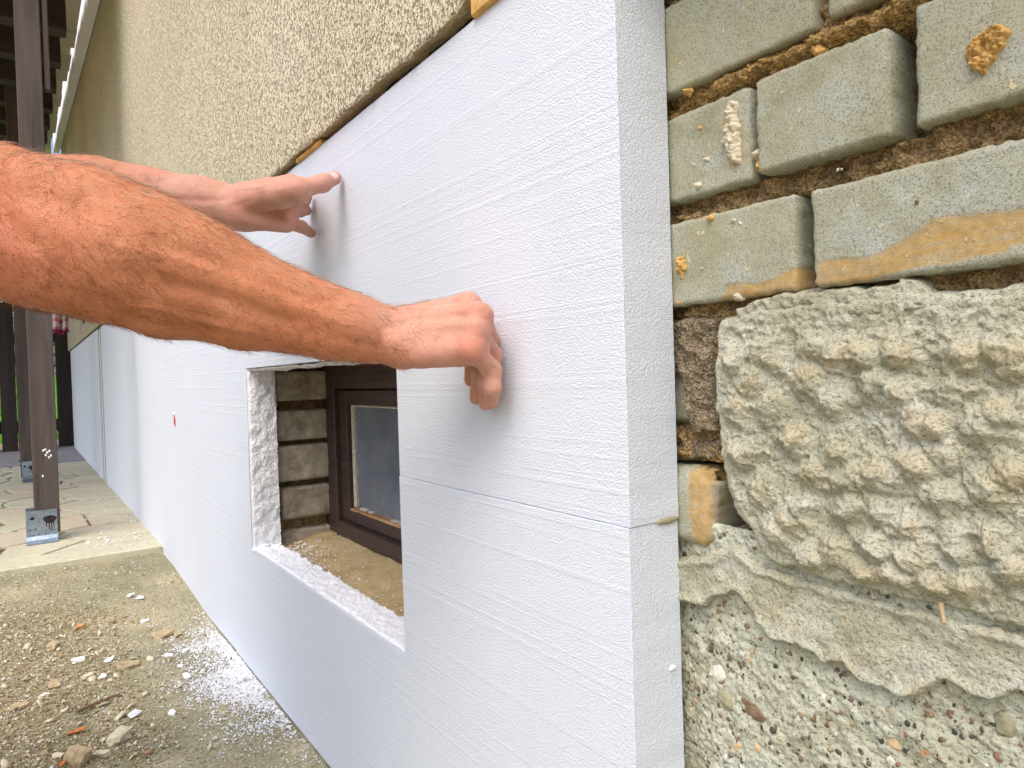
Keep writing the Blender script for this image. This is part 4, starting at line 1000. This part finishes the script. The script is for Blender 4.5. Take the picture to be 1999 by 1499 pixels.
loose('stone', 199, 1470, .012, (1.4, .8, .4), 'stone_pale', 'oval pale stone right of the bottom edge lump', 'stone', 9, G1)
loose('stone', 172, 1321, .015, (1.2, .8, .5), 'stone_pale', 'cream chip beside the long white shard in mid heap', 'stone', 10, G1)
loose('stone', 107, 1336, .016, (1.1, .8, .5), 'stone_tan', 'tan angular stone at mid left of the heap', 'stone', 11, G1)
loose('stone', 252, 1298, .018, (1.4, .7, .45), 'stone_tan', 'long tan stone in the middle of the heap', 'stone', 12, G1)
loose('stone', 37, 1380, .015, (.7, 1.2, .5), 'stone_tan', 'narrow tan stone at the left edge of the heap', 'stone', 13, G1)
loose('stone', 115, 1475, .010, (1.2, .8, .5), 'stone_pale', 'small pale chip at the bottom edge left of the grey-tan lump', 'stone', 14, G1)
G2 = 'white foam pieces on the ground'
for k, (px, py, r_, lb) in enumerate([(255, 1162, .012, 'white foam scrap near the paving edge, left one of the pair'), (275, 1167, .012, 'white foam scrap near the paving edge, right one of the pair'), (282, 1213, .011, 'single white foam scrap above the broad tan clod'), (365, 1320, .012, 'white foam scrap between the heap and the dusty strip'), (352, 1300, .006, 'tiny white foam bit just above the scrap by the dusty strip'),
                                     (213, 1288, .012, 'curled white flake in the middle of the heap'), (330, 1279, .010, 'flat white flake right of the heap centre'), (362, 1270, .010, 'white flake above the dusty strip scrap'), (337, 1392, .010, 'angular white flake low on the right of the heap'), (153, 1289, .013, 'wide white flake left of the curled one'), (202, 1321, .012, 'long white shard pointing right from the cream chip'), (90, 1358, .012, 'white flake low on the left of the heap'), (262, 1394, .014, 'cluster-like white flake above the blocky pale stone')]):
    loose('foam_scrap', px, py, r_, (1.2, .7, .42), 'crumb', lb, 'foam scrap', 20+k, G2)
def leaf(px, py, s, a, label):
    p = onz(px, py, .02); z_ = float(ground_h(np.array([p[0]]), np.array([p[1]]))[0])+.006; p = onz(px, py, z_); mb = MB()
    out = [(-1, 0), (-.6, .35), (-.35, .2), (0, .5), (.2, .22), (.6, .4), (.6, .12), (1.1, 0), (.6, -.15), (.5, -.42), (.15, -.2), (-.1, -.45), (-.4, -.18), (-.7, -.3)]
    top = [[p[0]+s*(u*math.cos(a)-v*math.sin(a)), p[1]+s*(u*math.sin(a)+v*math.cos(a)), p[2]+s*.25*abs(v)+s*.1*u*u] for u, v in out]; bot = [[q[0], q[1], q[2]-.0012] for q in top]; n = len(out)
    c = [p.tolist(), [p[0], p[1], p[2]-.0012]]
    mb.add(top+bot+c, [[i, (i+1) % n, 2*n] for i in range(n)]+[[n+(i+1) % n, n+i, 2*n+1] for i in range(n)]+[[i, n+i, n+(i+1) % n, (i+1) % n] for i in range(n)])
    tag(mb.build('dry_leaf', M['leaf_orange'], loc=p), label, 'leaf', 'dry orange leaves')
leaf(152, 1427, .017, .2, 'orange dry leaf fragment on the heap left of the blocky pale stone')
leaf(122, 1491, .011, 1.2, 'small orange dry leaf fragment at the very bottom edge')
leaf(292, 1468, .006, .6, 'tiny orange leaf bit right of the bottom stones')
mb = MB(); tw = [(150, 1390), (175, 1378), (200, 1368), (225, 1358), (235, 1355)]; P = []
for px, py in tw: p = onz(px, py, .03); z_ = float(ground_h(np.array([p[0]]), np.array([p[1]]))[0]); P.append(onz(px, py, z_+.008))
for i in range(4): mb.cyl(P[i], P[i+1], .0035-.0004*i, .0031-.0004*i, 8)
tag(mb.build('twig', M['stick'], loc=P[0]), 'thin dark dry twig lying across the rubble heap', 'twig')

# ================================================================== PERSON
def smin(a, b, k):
    h = np.clip(.5+.5*(b-a)/k, 0, 1); return b*(1-h)+a*h-k*h*(1-h)
def rcone(P, a, b, r0, r1):
    a = np.asarray(a, float); b = np.asarray(b, float); ba = b-a; t = np.clip(((P-a)@ba)/(ba@ba+1e-12), 0, 1)
    return np.linalg.norm(P-a-t[:, None]*ba, axis=1)-(r0+(r1-r0)*t)
def chain(pts, rad): return [(pts[i], pts[i+1], rad[i], rad[i+1]) for i in range(len(pts)-1)]
def sdf(P, groups):
    d = np.full(len(P), .5)
    for prims, k, kk in groups:
        lo = np.min([np.minimum(a, b)-max(r0, r1) for a, b, r0, r1 in prims], 0)-.045; hi = np.max([np.maximum(a, b)+max(r0, r1) for a, b, r0, r1 in prims], 0)+.045
        m = np.all((P > lo) & (P < hi), 1)
        if not m.any(): continue
        Q = P[m]; g = None
        for (a, b, r0, r1) in prims:
            e = rcone(Q, a, b, r0, r1); g = e if g is None else smin(g, e, k)
        d[m] = smin(d[m], g, kk)
    return d
def seedmesh(groups, voxel, name):
    bm = bmesh.new()
    for prims, k, kk in groups:
        for (a, b, r0, r1) in prims:
            a = np.array(a, float); b = np.array(b, float); L = np.linalg.norm(b-a)
            for c, r in ((a, r0), (b, r1)):
                bmesh.ops.create_icosphere(bm, subdivisions=2, radius=r*1.02, matrix=Matrix.Translation(Vector(c.tolist())))
            if L > 1e-5:
                q = Vector((b-a).tolist()).to_track_quat('Z', 'Y').to_matrix().to_4x4()
                bmesh.ops.create_cone(bm, cap_ends=True, segments=20, radius1=r0*1.0, radius2=r1*1.0, depth=L, matrix=Matrix.Translation(Vector(((a+b)/2).tolist())) @ q)
    me = bpy.data.meshes.new('tmp'); bm.to_mesh(me); bm.free(); o = bpy.data.objects.new('tmp', me); C.objects.link(o)
    m = o.modifiers.new('r', 'REMESH'); m.mode = 'VOXEL'; m.voxel_size = voxel
    dg = bpy.context.evaluated_depsgraph_get(); ev = o.evaluated_get(dg); m2 = bpy.data.meshes.new_from_object(ev)
    n = len(m2.vertices); V = np.zeros(n*3); m2.vertices.foreach_get('co', V); V = V.reshape(-1, 3)
    F = [list(p.vertices) for p in m2.polygons]; bpy.data.objects.remove(o); bpy.data.meshes.remove(m2)
    F = np.array([f for f in F if len(f) == 4]); return V, np.vstack([F[:, [0, 1, 2]], F[:, [0, 2, 3]]])
def neigh_avg(V, F, n):
    e = np.vstack([F[:, [0, 1]], F[:, [1, 2]], F[:, [2, 0]]]); e = np.vstack([e, e[:, ::-1]])
    s = np.zeros_like(V); np.add.at(s, e[:, 0], V[e[:, 1]]); c = np.bincount(e[:, 0], minlength=n)[:, None]
    return s/np.maximum(c, 1)
def project(V, F, groups, it=4, smooth=.5):
    for i in range(it):
        e = 4e-4; d = sdf(V, groups); g = np.stack([sdf(V+np.eye(3)[k]*e, groups)-sdf(V-np.eye(3)[k]*e, groups) for k in range(3)], -1)/(2*e)
        g /= np.maximum((g*g).sum(1), .25)[:, None]
        V = V-np.clip(d, -.006, .006)[:, None]*g
        if i < it-1: V = V*(1-smooth)+smooth*neigh_avg(V, F, len(V))
    return V
def normals(V, F):
    a, b, c = [V[F[:, i]] for i in range(3)]; n = np.cross(b-a, c-a); N = np.zeros_like(V)
    for i in range(3): np.add.at(N, F[:, i], n)
    return N/np.maximum(np.linalg.norm(N, axis=1), 1e-12)[:, None]

# ---- joints from the photograph, each at its own real distance
# right (near) arm
def rx(px, py, X): return onx(px, py, X)
R_wr = rx(786, 660, -.088)
def fore(px, py, t): # t=0 elbow .. 1 wrist: depth along the view interpolated
    s = .598+(((R_wr-CAM)@_F)-.598)*t; return ats(px, py, s)
RA = chain([fore(118, 470, -.02), fore(210, 488, .12), fore(300, 512, .27), fore(400, 548, .42), fore(510, 590, .58), fore(610, 619, .74), fore(700, 643, .87), R_wr],
           [.0535, .0560, .0525, .0455, .0365, .0295, .0248, .0225])
RA2 = chain([fore(115, 545, -.03), fore(200, 560, .12), fore(330, 600, .32), fore(480, 630, .52), fore(640, 660, .78), fore(760, 680, .97)], [.0225, .0275, .0268, .0235, .0178, .0150])   # ulna side
RA2 = [(a-_F*(.015-.0024*i), b-_F*(.0126-.0024*i), r0, r1) for i, (a, b, r0, r1) in enumerate(RA2)]
RA3 = chain([fore(100, 390, -.04), fore(200, 418, .10), fore(300, 472, .27), fore(420, 517, .45), fore(560, 570, .65), fore(690, 613, .85), fore(770, 634, .97)], [.0330, .0335, .0305, .0255, .0185, .0150, .0140])  # brachioradialis
RA3 = [(a-_F*(.017-.0025*i), b-_F*(.0145-.0025*i), r0, r1) for i, (a, b, r0, r1) in enumerate(RA3)]
R_el = ats(60, 540, .60)
R_sh = np.array([-.70, .70, .985])
RU = chain([ats(80, 470, .60), ats(0, 425, .605), ats(-160, 360, .62), R_sh], [.0540, .0575, .0585, .064])
RU2 = [(R_el-_F*.022, ats(100, 556, .58), .0225, .0195), (R_el, ats(-60, 478, .60), .0220, .024)]
def hx(pts): return [rx(*p) for p in pts]
# metacarpals (index farthest from the viewer, little finger nearest)
mcR = {'i': rx(914, 597, -.037), 'm': rx(936, 618, -.042), 'r': rx(930, 648, -.049), 'l': rx(921, 680, -.056)}
wrR = {'i': rx(786, 632, -.080), 'm': rx(788, 646, -.084), 'r': rx(790, 668, -.089), 'l': rx(790, 690, -.093)}
pipR = {'i': rx(942, 642, -.0125), 'm': rx(955, 664, -.0135), 'r': rx(961, 694, -.019), 'l': rx(961, 723, -.029)}
HR = [(wrR['i'], mcR['i'], .0175, .0118), (wrR['m'], mcR['m'], .0175, .0118), (wrR['r'], mcR['r'], .0170, .0114), (wrR['l'], mcR['l'], .0160, .0108), (rx(830, 690, -.080), rx(900, 698, -.058), .0125, .0090),
      (rx(820, 640, -.070), rx(900, 630, -.045), .016, .013)]+[(mcR[k], mcR[k]+(pipR[k]-mcR[k])*.4, .0108, .0095) for k in 'imrl']
fR = [chain([mcR['l']+(pipR['l']-mcR['l'])*.25, pipR['l'], rx(962, 757, -.030), rx(959, 785, -.023)], [.0098, .0092, .0080, .0070]),
      chain([mcR['r']+(pipR['r']-mcR['r'])*.25, pipR['r'], rx(951, 748, -.026), rx(949, 788, -.0150)], [.0104, .0098, .0086, .0074]),
      chain([mcR['m']+(pipR['m']-mcR['m'])*.25, pipR['m'], rx(938, 722, -.022), rx(931, 777, -.0120)], [.0106, .0102, .0088, .0076]),
      chain([mcR['i']+(pipR['i']-mcR['i'])*.25, pipR['i'], rx(924, 700, -.020), rx(920, 742, -.0150)], [.0104, .0098, .0086, .0074])]
thR = chain([rx(840, 660, -.055), rx(890, 680, -.030), rx(915, 690, -.020)], [.014, .012, .0095])
knR = [(mcR[k]-_F*.002, mcR[k]-_F*.002, .0120, .0120) for k in 'imrl']
tenR = [(wrR[k]+(mcR[k]-wrR[k])*.25+(_U*.010-_F*.0105), mcR[k]+(_U*.006-_F*.0085), .0036, .0042) for k in 'imr']
veinsR = chain([fore(330, 560, .32)-_F*.0435, fore(420, 585, .45)-_F*.040, fore(520, 608, .6)-_F*.034], [.0042, .0050, .0042])+chain([fore(150, 470, .05)-_F*.052, fore(230, 520, .15)-_F*.050, fore(330, 545, .3)-_F*.045], [.004, .0045, .003])+chain([fore(560, 600, .66)-_F*.028, fore(660, 622, .82)-_F*.024, fore(740, 640, .95)-_F*.021], [.003, .003, .003])
bone = [(rx(768, 668, -.104), rx(772, 668, -.104), .0100, .0100)]
# left (far) arm
L_wr = rx(470, 404, -.118)
L_s = (L_wr-CAM)@_F; L_el = ats(70, 385, .99); 
def lf(px, py, t): return ats(px, py, .99+(L_s-.99)*t)
LA = chain([lf(70, 385, 0), lf(170, 385, .25), lf(270, 392, .5), lf(370, 400, .76), L_wr], [.0500, .0500, .0430, .0330, .0275])
LA2 = chain([lf(100, 360, .05), lf(200, 368, .3), lf(300, 380, .57), lf(400, 388, .84), rx(470, 392, -.112)], [.0360, .0340, .028, .0240, .0215])
LA3 = chain([lf(300, 410, .57), lf(400, 414, .84), rx(475, 418, -.118)], [.0290, .0235, .0205])
L_sh = np.array([-.70, 1.06, 1.00])
LU = chain([L_el, np.array([-.56, 1.08, .95]), L_sh], [.050, .054, .062])
mcL = {'i': rx(585, 362, -.052), 'm': rx(578, 385, -.052), 'r': rx(570, 410, -.055), 'l': rx(562, 434, -.062)}
HL = [(rx(482, 380, -.112), mcL['i'], .0190, .0130), (rx(480, 398, -.116), mcL['m'], .0200, .0135), (rx(478, 412, -.118), mcL['r'], .0200, .0140), (rx(476, 424, -.118), mcL['l'], .0185, .0135),
      (rx(490, 428, -.112), rx(556, 438, -.070), .0130, .0115), (rx(492, 392, -.112), rx(556, 376, -.083), .0165, .0165)]+chain([rx(492, 388, -.112), rx(545, 380, -.092), rx(582, 371, -.076)], [.0165, .0170, .0140])
thL = chain([rx(545, 380, -.092), rx(582, 371, -.076), rx(630, 358, -.038), rx(654, 348, -.0130)], [.0150, .0138, .0122, .0098])
fL = [chain([mcL['i'], rx(590, 372, -.030), rx(601, 384, -.011)], [.0118, .0100, .0078]),
      chain([mcL['m'], rx(588, 394, -.030), rx(598, 392, -.012)], [.0115, .0095, .0078]),
      chain([mcL['r'], rx(586, 412, -.028), rx(599, 411, -.0100)], [.0112, .0095, .0082]),
      chain([mcL['l'], rx(590, 444, -.034), rx(608, 455, -.0100)], [.0112, .0092, .0078])]
backL = [(rx(500, 372, -.105), rx(570, 356, -.050), .013, .0125)]
G_arms = [(RA+RU, .03, .01), (RA3, .015, .0075), (RA2, .015, .0075), (RU2, .015, .012), (bone, .01, .010), (HR, .010, .016), (knR, .002, .005), (tenR, .003, .005), (veinsR, .003, .003)]+[(f, .0045, .0018) for f in fR]+[(thR, .006, .008)]
G_left = [(LA+LU, .03, .01), (LA2, .02, .02), (LA3, .02, .02), (HL, .014, .018), (backL, .006, .010), (thL, .007, .010)]+[(f, .005, .0042) for f in fL]
# torso, neck and head (left of the picture, kneeling beside the boards)
TC = np.array([-.76, .88, .80])
tor = [((-.72, .80, 1.0), (-.72, .96, 1.0), .105, .105), ((-.76, .82, .80), (-.76, .94, .80), .115, .115), ((-.80, .82, .58), (-.80, .94, .58), .115, .115), ((-.72, .80, 1.0), (-.76, .82, .80), .105, .112), ((-.72, .96, 1.0), (-.76, .94, .80), .105, .112), ((-.76, .82, .80), (-.80, .82, .58), .112, .115), ((-.76, .94, .80), (-.80, .94, .58), .112, .115), (R_sh, (-.72, .80, 1.0), .064, .09), (L_sh, (-.72, .96, 1.0), .062, .09), ((-.72, .88, 1.05), (-.685, .88, 1.16), .062, .056)]
HC = np.array([-.655, .88, 1.265])
head = [(HC+[-.02, 0, .03], HC+[.01, 0, .02], .080, .074), (HC+[.03, 0, -.045], HC+[.045, 0, -.075], .050, .032), (HC+[.078, 0, .0], HC+[.100, 0, -.028], .0085, .0135), (HC+[.066, -.028, .020], HC+[.066, .028, .020], .016, .016), (HC+[.070, -.018, -.055], HC+[.070, .018, -.055], .011, .011),
        (HC+[-.005, .082, -.01], HC+[-.012, .088, .02], .010, .013), (HC+[-.005, -.082, -.01], HC+[-.012, -.088, .02], .010, .013)]
G_tor = [(tor, .05, .03), (head, .02, .03)]
G_all = G_arms+[(G_left[0][0], .03, .01)]+G_left[1:]+G_tor
def refine(V, F, centres):
    me = bpy.data.meshes.new('tmp'); me.from_pydata(V.tolist(), [], F.tolist()); bm = bmesh.new(); bm.from_mesh(me); bpy.data.meshes.remove(me)
    sel = np.zeros(len(V), bool)
    for c, r in centres: sel |= np.linalg.norm(V-c, axis=1) < r
    ed = [e for e in bm.edges if sel[e.verts[0].index] and sel[e.verts[1].index]]
    bmesh.ops.subdivide_edges(bm, edges=ed, cuts=1, use_grid_fill=True); bmesh.ops.triangulate(bm, faces=bm.faces); bm.verts.index_update()
    V = np.array([v.co[:] for v in bm.verts]); F = np.array([[v.index for v in f.verts] for f in bm.faces]); bm.free(); return V, F
def bake(groups, voxel, centres):
    V, F = seedmesh(groups, voxel, 'b'); V = project(V, F, groups, 3); V, F = refine(V, F, centres); V = project(V, F, groups, 4, .35); return V, F
person = empty('person', (-.72, .88, .0), 'kneeling man whose bare hairy arms press the top white board against the wall', 'person')
Vb_, Fb_ = bake(G_all, .0030, [(mcR['m']*.7+R_wr*.3, .085), (mcR['l']+np.array([0, 0, -.03]), .055), (mcL['m']*.6+L_wr*.4, .085), (thL[-1][1], .03)])
Nn = normals(Vb_, Fb_)
if ((Vb_-Vb_.mean(0))*Nn).sum() < 0: Nn = -Nn
dw = np.minimum(np.linalg.norm(Vb_-R_wr, axis=1), 9)
# intrinsic colour layers: r = paler hand skin, g = reddened knuckles and palm
hr = sstep(-.035, .03, (Vb_-R_wr)@((mcR['m']-R_wr)/np.linalg.norm(mcR['m']-R_wr)))*(np.linalg.norm(Vb_-R_wr, axis=1) < .2)
hl = sstep(-.20, -.06, (Vb_-L_wr)@((mcL['m']-L_wr)/np.linalg.norm(mcL['m']-L_wr)))*(np.linalg.norm(Vb_-L_wr, axis=1) < .3)
pale = np.maximum(hr, hl)
redm = np.zeros(len(Vb_))
for c_, r_, w_ in [(mcR['l']+(-_F*.008), .016, .8), (mcR['r'], .014, .4), (mcR['m'], .018, .5), (R_el, .05, .8), (rx(607, 388, -.01), .010, .9), (rx(600, 411, -.008), .008, .8), (rx(610, 456, -.008), .010, .9), (rx(520, 425, -.10), .025, .08), (rx(652, 350, -.012), .014, .5), (rx(957, 783, -.008), .015, .5), (rx(940, 760, -.01), .02, .5), (ats(20, 480, .56), .06, .6)]:
    redm = np.maximum(redm, w_*np.exp(-(np.linalg.norm(Vb_-c_, axis=1)/r_)**2))
Vd = Vb_+Nn*(.0006*fbm(Vb_[:, 0]*55, Vb_[:, 1]*55, Vb_[:, 2]*55, 3, 201))[:, None]
# creases of the skin at the little-finger knuckle and the thumb base
def crease(V, a, b, w, dep):
    a = np.array(a); b = np.array(b); ba = b-a; t = np.clip(((V-a)@ba)/(ba@ba), 0, 1); d = np.linalg.norm(V-a-t[:, None]*ba, axis=1)
    return V-Nn*(dep*np.exp(-(d/w)**2)*(4*t*(1-t)*.8+.2))[:, None]
def surf(px, py, s_guess):
    lo = s_guess-.12
    ss = np.linspace(lo, s_guess+.12, 160); P = np.array([ats(px, py, s) for s in ss]); d = sdf(P, G_all); i = np.argmax(d < 0); return P[i] if d[i] < 0 else ats(px, py, s_guess)
sR = (mcR['l']-CAM)@_F; sL = (mcL['m']-CAM)@_F
for (p, q) in (((905, 700), (912, 714)), ((914, 702), (920, 716)), ((922, 700), (931, 716)), ((934, 702), (940, 716)), ((958, 716), (972, 722)), ((960, 722), (974, 728)), ((955, 744), (972, 741)), ((954, 764), (966, 768))):
    Vd = crease(Vd, surf(*p, sR), surf(*q, sR), .0010, .0015)
for (p, q) in (((585, 368), (592, 388)), ((574, 376), (588, 390)), ((530, 385), (548, 402)), ((543, 378), (552, 398)), ((622, 350), (630, 366)), ((628, 348), (635, 364)), ((570, 412), (580, 398)), ((500, 440), (490, 425))):
    Vd = crease(Vd, surf(*p, sL), surf(*q, sL), .0014, .0011)
def furrow(V, pts, w, dep, sg):
    q = [surf(*p, sg) for p in pts]; f = np.full(len(V), 9.)
    for a, b in zip(q[:-1], q[1:]):
        ba = b-a; t = np.clip(((V-a)@ba)/(ba@ba), 0, 1); f = np.minimum(f, np.linalg.norm(V-a-t[:, None]*ba, axis=1))
    e = np.minimum(1, np.minimum(np.linalg.norm(V-q[0], axis=1), np.linalg.norm(V-q[-1], axis=1))/(2.2*w)+.15)
    return V-Nn*(dep*np.exp(-(f/w)**2)*e)[:, None]
for pts_, w_, d_ in (([(300, 548), (360, 562), (430, 580), (520, 614), (600, 640)], .0075, .0042), ([(95, 372), (140, 392), (185, 425), (205, 460)], .013, .0060), ([(-20, 395), (30, 450), (70, 490), (95, 520)], .011, .0045),
                     ([(330, 478), (430, 514), (540, 562), (640, 600)], .0060, .0022), ([(210, 500), (250, 530), (330, 560)], .010, .0030), ([(240, 618), (330, 640), (450, 656)], .006, .0018), ([(640, 650), (700, 668), (750, 684)], .005, .0018),
                     ([(230, 590), (300, 600), (400, 628), (500, 650)], .0030, -.0016), ([(560, 590), (640, 622), (720, 645)], .0026, -.0014), ([(180, 470), (260, 490), (330, 500), (400, 530)], .0030, -.0014), ([(420, 520), (500, 560), (600, 600)], .0026, -.0012), ([(60, 520), (90, 545), (120, 560)], .016, -.0045), ([(10, 340), (60, 360), (110, 370)], .012, -.0030)):
    Vd = furrow(Vd, pts_, w_, d_, .59 if pts_[0][0] < 250 else .63)
for pts_, w_, d_ in (([(500, 408), (525, 416), (556, 412)], 0.0060, .0007), ([(512, 372), (545, 372), (580, 362)], .0028, -.0012), ([(300, 385), (380, 392), (450, 388)], .0045, .0018), ([(450, 405), (475, 398), (495, 388)], .0036, .0007), ([(460, 372), (490, 368), (520, 362)], .0026, -.0012)):
    Vd = furrow(Vd, pts_, w_, d_, sL+.0)
body = mesh_np('body', Vd, Fb_, M['skin'], person, col=np.stack([pale, redm, pale*0], -1))
# make normals face outwards
bm = bmesh.new(); bm.from_mesh(body.data); bmesh.ops.recalc_face_normals(bm, faces=bm.faces); bm.to_mesh(body.data); bm.free()
# nail of the left thumb
def nail(px, py, sg, along, side, L, Wd):
    c = surf(px, py, sg); e = 6e-4; g = np.array([float(sdf((c+np.eye(3)[k]*e)[None], G_all)[0]-sdf((c-np.eye(3)[k]*e)[None], G_all)[0]) for k in range(3)]); g /= np.linalg.norm(g)
    al = along-(along@g)*g; al /= np.linalg.norm(al); sd = np.cross(g, al); P = np.zeros((9, 9, 3))
    for i, u in enumerate(np.linspace(-1, 1, 9)):
        for j, v in enumerate(np.linspace(-1, 1, 9)):
            w_ = 1-.25*max(0, -u)**3-.35*max(0, u)**4; p = c+al*u*L+sd*v*Wd*w_; 
            for _ in range(3):
                d = float(sdf(p[None], G_all)[0]); p = p-g*d
            P[i, j] = p+g*(.0007-.0007*max(abs(u), abs(v))**3)
    return gridmesh('fingernail', P, M['nail'], person)
nail(654, 343, (rx(657, 346, -.012)-CAM)@_F, thL[-1][1]-thL[-1][0], None, .0078, .0058)
_n = np.cross(Vb_[Fb_[:, 1]]-Vb_[Fb_[:, 0]], Vb_[Fb_[:, 2]]-Vb_[Fb_[:, 0]]); _a = np.linalg.norm(_n, axis=1); VA = np.zeros(len(Vb_)); [np.add.at(VA, Fb_[:, i], _a) for i in range(3)]
# ---- arm hair: fine curved strands growing out of the skin of both forearms
def hairs(n, sel, seed, Lr, rad, name, mat='hair'):
    r = np.random.default_rng(seed); idx = np.where(sel)[0]; pw = VA[idx]*np.clip(.8+.8*fbm(Vb_[idx, 0]*16, Vb_[idx, 1]*16, Vb_[idx, 2]*16, 2, seed+5), .3, 1.4); idx = r.choice(idx, n, p=pw/pw.sum()); P0 = Vd[idx]; N0 = Nn[idx]
    ax = np.where((np.linalg.norm(P0-R_wr, axis=1) < np.linalg.norm(P0-L_wr, axis=1))[:, None], (R_wr-fore(118, 470, 0))[None], (L_wr-L_el)[None]); ax = ax/np.linalg.norm(ax, axis=1)[:, None]
    low = np.array([0, 0, -1.])
    D = ax*r.uniform(.3, 1.1, (n, 1))+low*r.uniform(-.1, .9, (n, 1))+r.normal(0, .38, (n, 3)); D = D-(D*N0).sum(1)[:, None]*N0; D /= np.linalg.norm(D, axis=1)[:, None]
    L = r.uniform(*Lr, n)[:, None]; up = r.uniform(.10, .55, (n, 1)); K = 5; pts = []
    B = np.cross(D, N0); cv = r.normal(0, .45, (n, 1))
    for k in range(K):
        t = k/(K-1); pts.append(P0-N0*.0004+D*L*t+N0*L*up*(t-.45*t*t)+B*L*cv*t*t)
    pts = np.stack(pts, 1); V = []; A_ = np.arange(3)*2*np.pi/3
    for k in range(K):
        w = rad*(1-.75*k/(K-1)); 
        for a_ in A_: V.append(pts[:, k]+w*(np.cos(a_)*B+np.sin(a_)*N0))
    V = np.stack(V, 1); nv = 3*K; F = []
    for k in range(K-1):
        for j in range(3): F.append([k*3+j, k*3+(j+1) % 3, (k+1)*3+(j+1) % 3, (k+1)*3+j])
    F = (np.array(F)[None]+(np.arange(n)*nv)[:, None, None]).reshape(-1, 4)
    tag(mesh_np(name, V.reshape(-1, 3), F, M[mat], person, smooth=True), kind='stuff')
tR = (Vb_-fore(118, 470, 0))@((R_wr-fore(118, 470, 0))/np.linalg.norm(R_wr-fore(118, 470, 0))**2)
onR = (np.linalg.norm(Vb_-fore(400, 550, .42), axis=1) < .27) & (tR > -.25) & (tR < 1.22) & (Vb_[:, 1] < .93)
tL = (Vb_-L_el)@((L_wr-L_el)/np.linalg.norm(L_wr-L_el)**2)
onL = (tL > -.1) & (tL < .75) & (np.linalg.norm(Vb_-(L_el+L_wr)/2, axis=1) < .2) & (Vb_[:, 1] > .93)
topR = onR & (Nn[:, 2] > .35)
hairs(7200, onR & (tR < 1.03), 1, (.006, .017), .00013, 'arm_hair'); hairs(1500, topR, 4, (.008, .019), .00013, 'arm_hair', 'hair_pale')
hairs(260, onR & (tR > .98), 2, (.002, .006), .00010, 'arm_hair'); hairs(1300, onL & (tL < .62), 3, (.005, .014), .00018, 'arm_hair'); hairs(450, onL & (tL < .5) & (Nn[:, 2] > .4), 5, (.008, .018), .00014, 'arm_hair', 'hair_pale')
# ---- clothing and head details (outside the frame, seen only from a step aside)
def cloth_part(groups, voxel, name, mat, wr=.004, cut=None):
    V, F = seedmesh(groups, voxel, name); V = project(V, F, groups, 3); N = normals(V, F); V = V+N*(wr*fbm(V[:, 0]*14, V[:, 1]*14, V[:, 2]*14, 3, 301))[:, None]
    o = mesh_np(name, V, F, M[mat], person); bm = bmesh.new(); bm.from_mesh(o.data); bmesh.ops.recalc_face_normals(bm, faces=bm.faces)
    if cut: 
        for pt, nn in cut: bmesh.ops.bisect_plane(bm, geom=list(bm.verts)+list(bm.edges)+list(bm.faces), plane_co=Vector(pt), plane_no=Vector(nn), clear_outer=True)
    bm.to_mesh(o.data); bm.free(); return o
up = lambda pr, d: [(a, b, r0+d, r1+d) for a, b, r0, r1 in pr]
shd = R_sh+(ats(-160, 360, .62)-R_sh)*.6; shl = L_sh+(np.array([-.56, 1.08, .95])-L_sh)*.8
cloth_part([(up(tor[:9], .012)+[(R_sh, shd, .078, .076), (L_sh, shl, .078, .074), ((-.80, .80, .50), (-.80, .96, .50), .135, .135)], .05, .02)], .012, 'shirt', 'shirt')
legs = [((-.80, .80, .47), (-.80, .96, .47), .125, .125)]
for s_ in (-1, 1):
    y_ = .88+s_*.10; legs += [((-.80, y_, .45), (-.60, y_+s_*.03, .115), .095, .070), ((-.60, y_+s_*.03, .085), (-1.02, y_+s_*.02, .075), .066, .048)]
cloth_part([(legs, .03, .02)], .012, 'trousers', 'jeans')
for s_ in (-1, 1):
    y_ = .88+s_*.12; cloth_part([([((-1.03, y_, .075), (-1.14, y_, .055), .046, .044), ((-1.14, y_, .055), (-1.17, y_, .10), .040, .034), ((-1.13, y_, .05), (-1.15, y_, .03), .03, .025)], .02, .02)], .008, 'boot', 'shoe', .001)
    c_ = HC+[.068, s_*.030, .004]; V, F = rockmesh(1, .011, .012, .010, 3, 0.); mesh_np('eye', V+c_, F, M['eye'], person); V, F = rockmesh(1, .004, .0055, .0055, 2, 0.); mesh_np('iris', V+c_+[.0088, 0, 0], F, M['hole'], person)
cloth_part([([(HC+[-.035, 0, .040], HC+[-.005, 0, .048], .082, .074), (HC+[-.05, 0, -.01], HC+[-.05, 0, .02], .070, .074)], .02, .02)], .005, 'hair', 'headhair', .004)
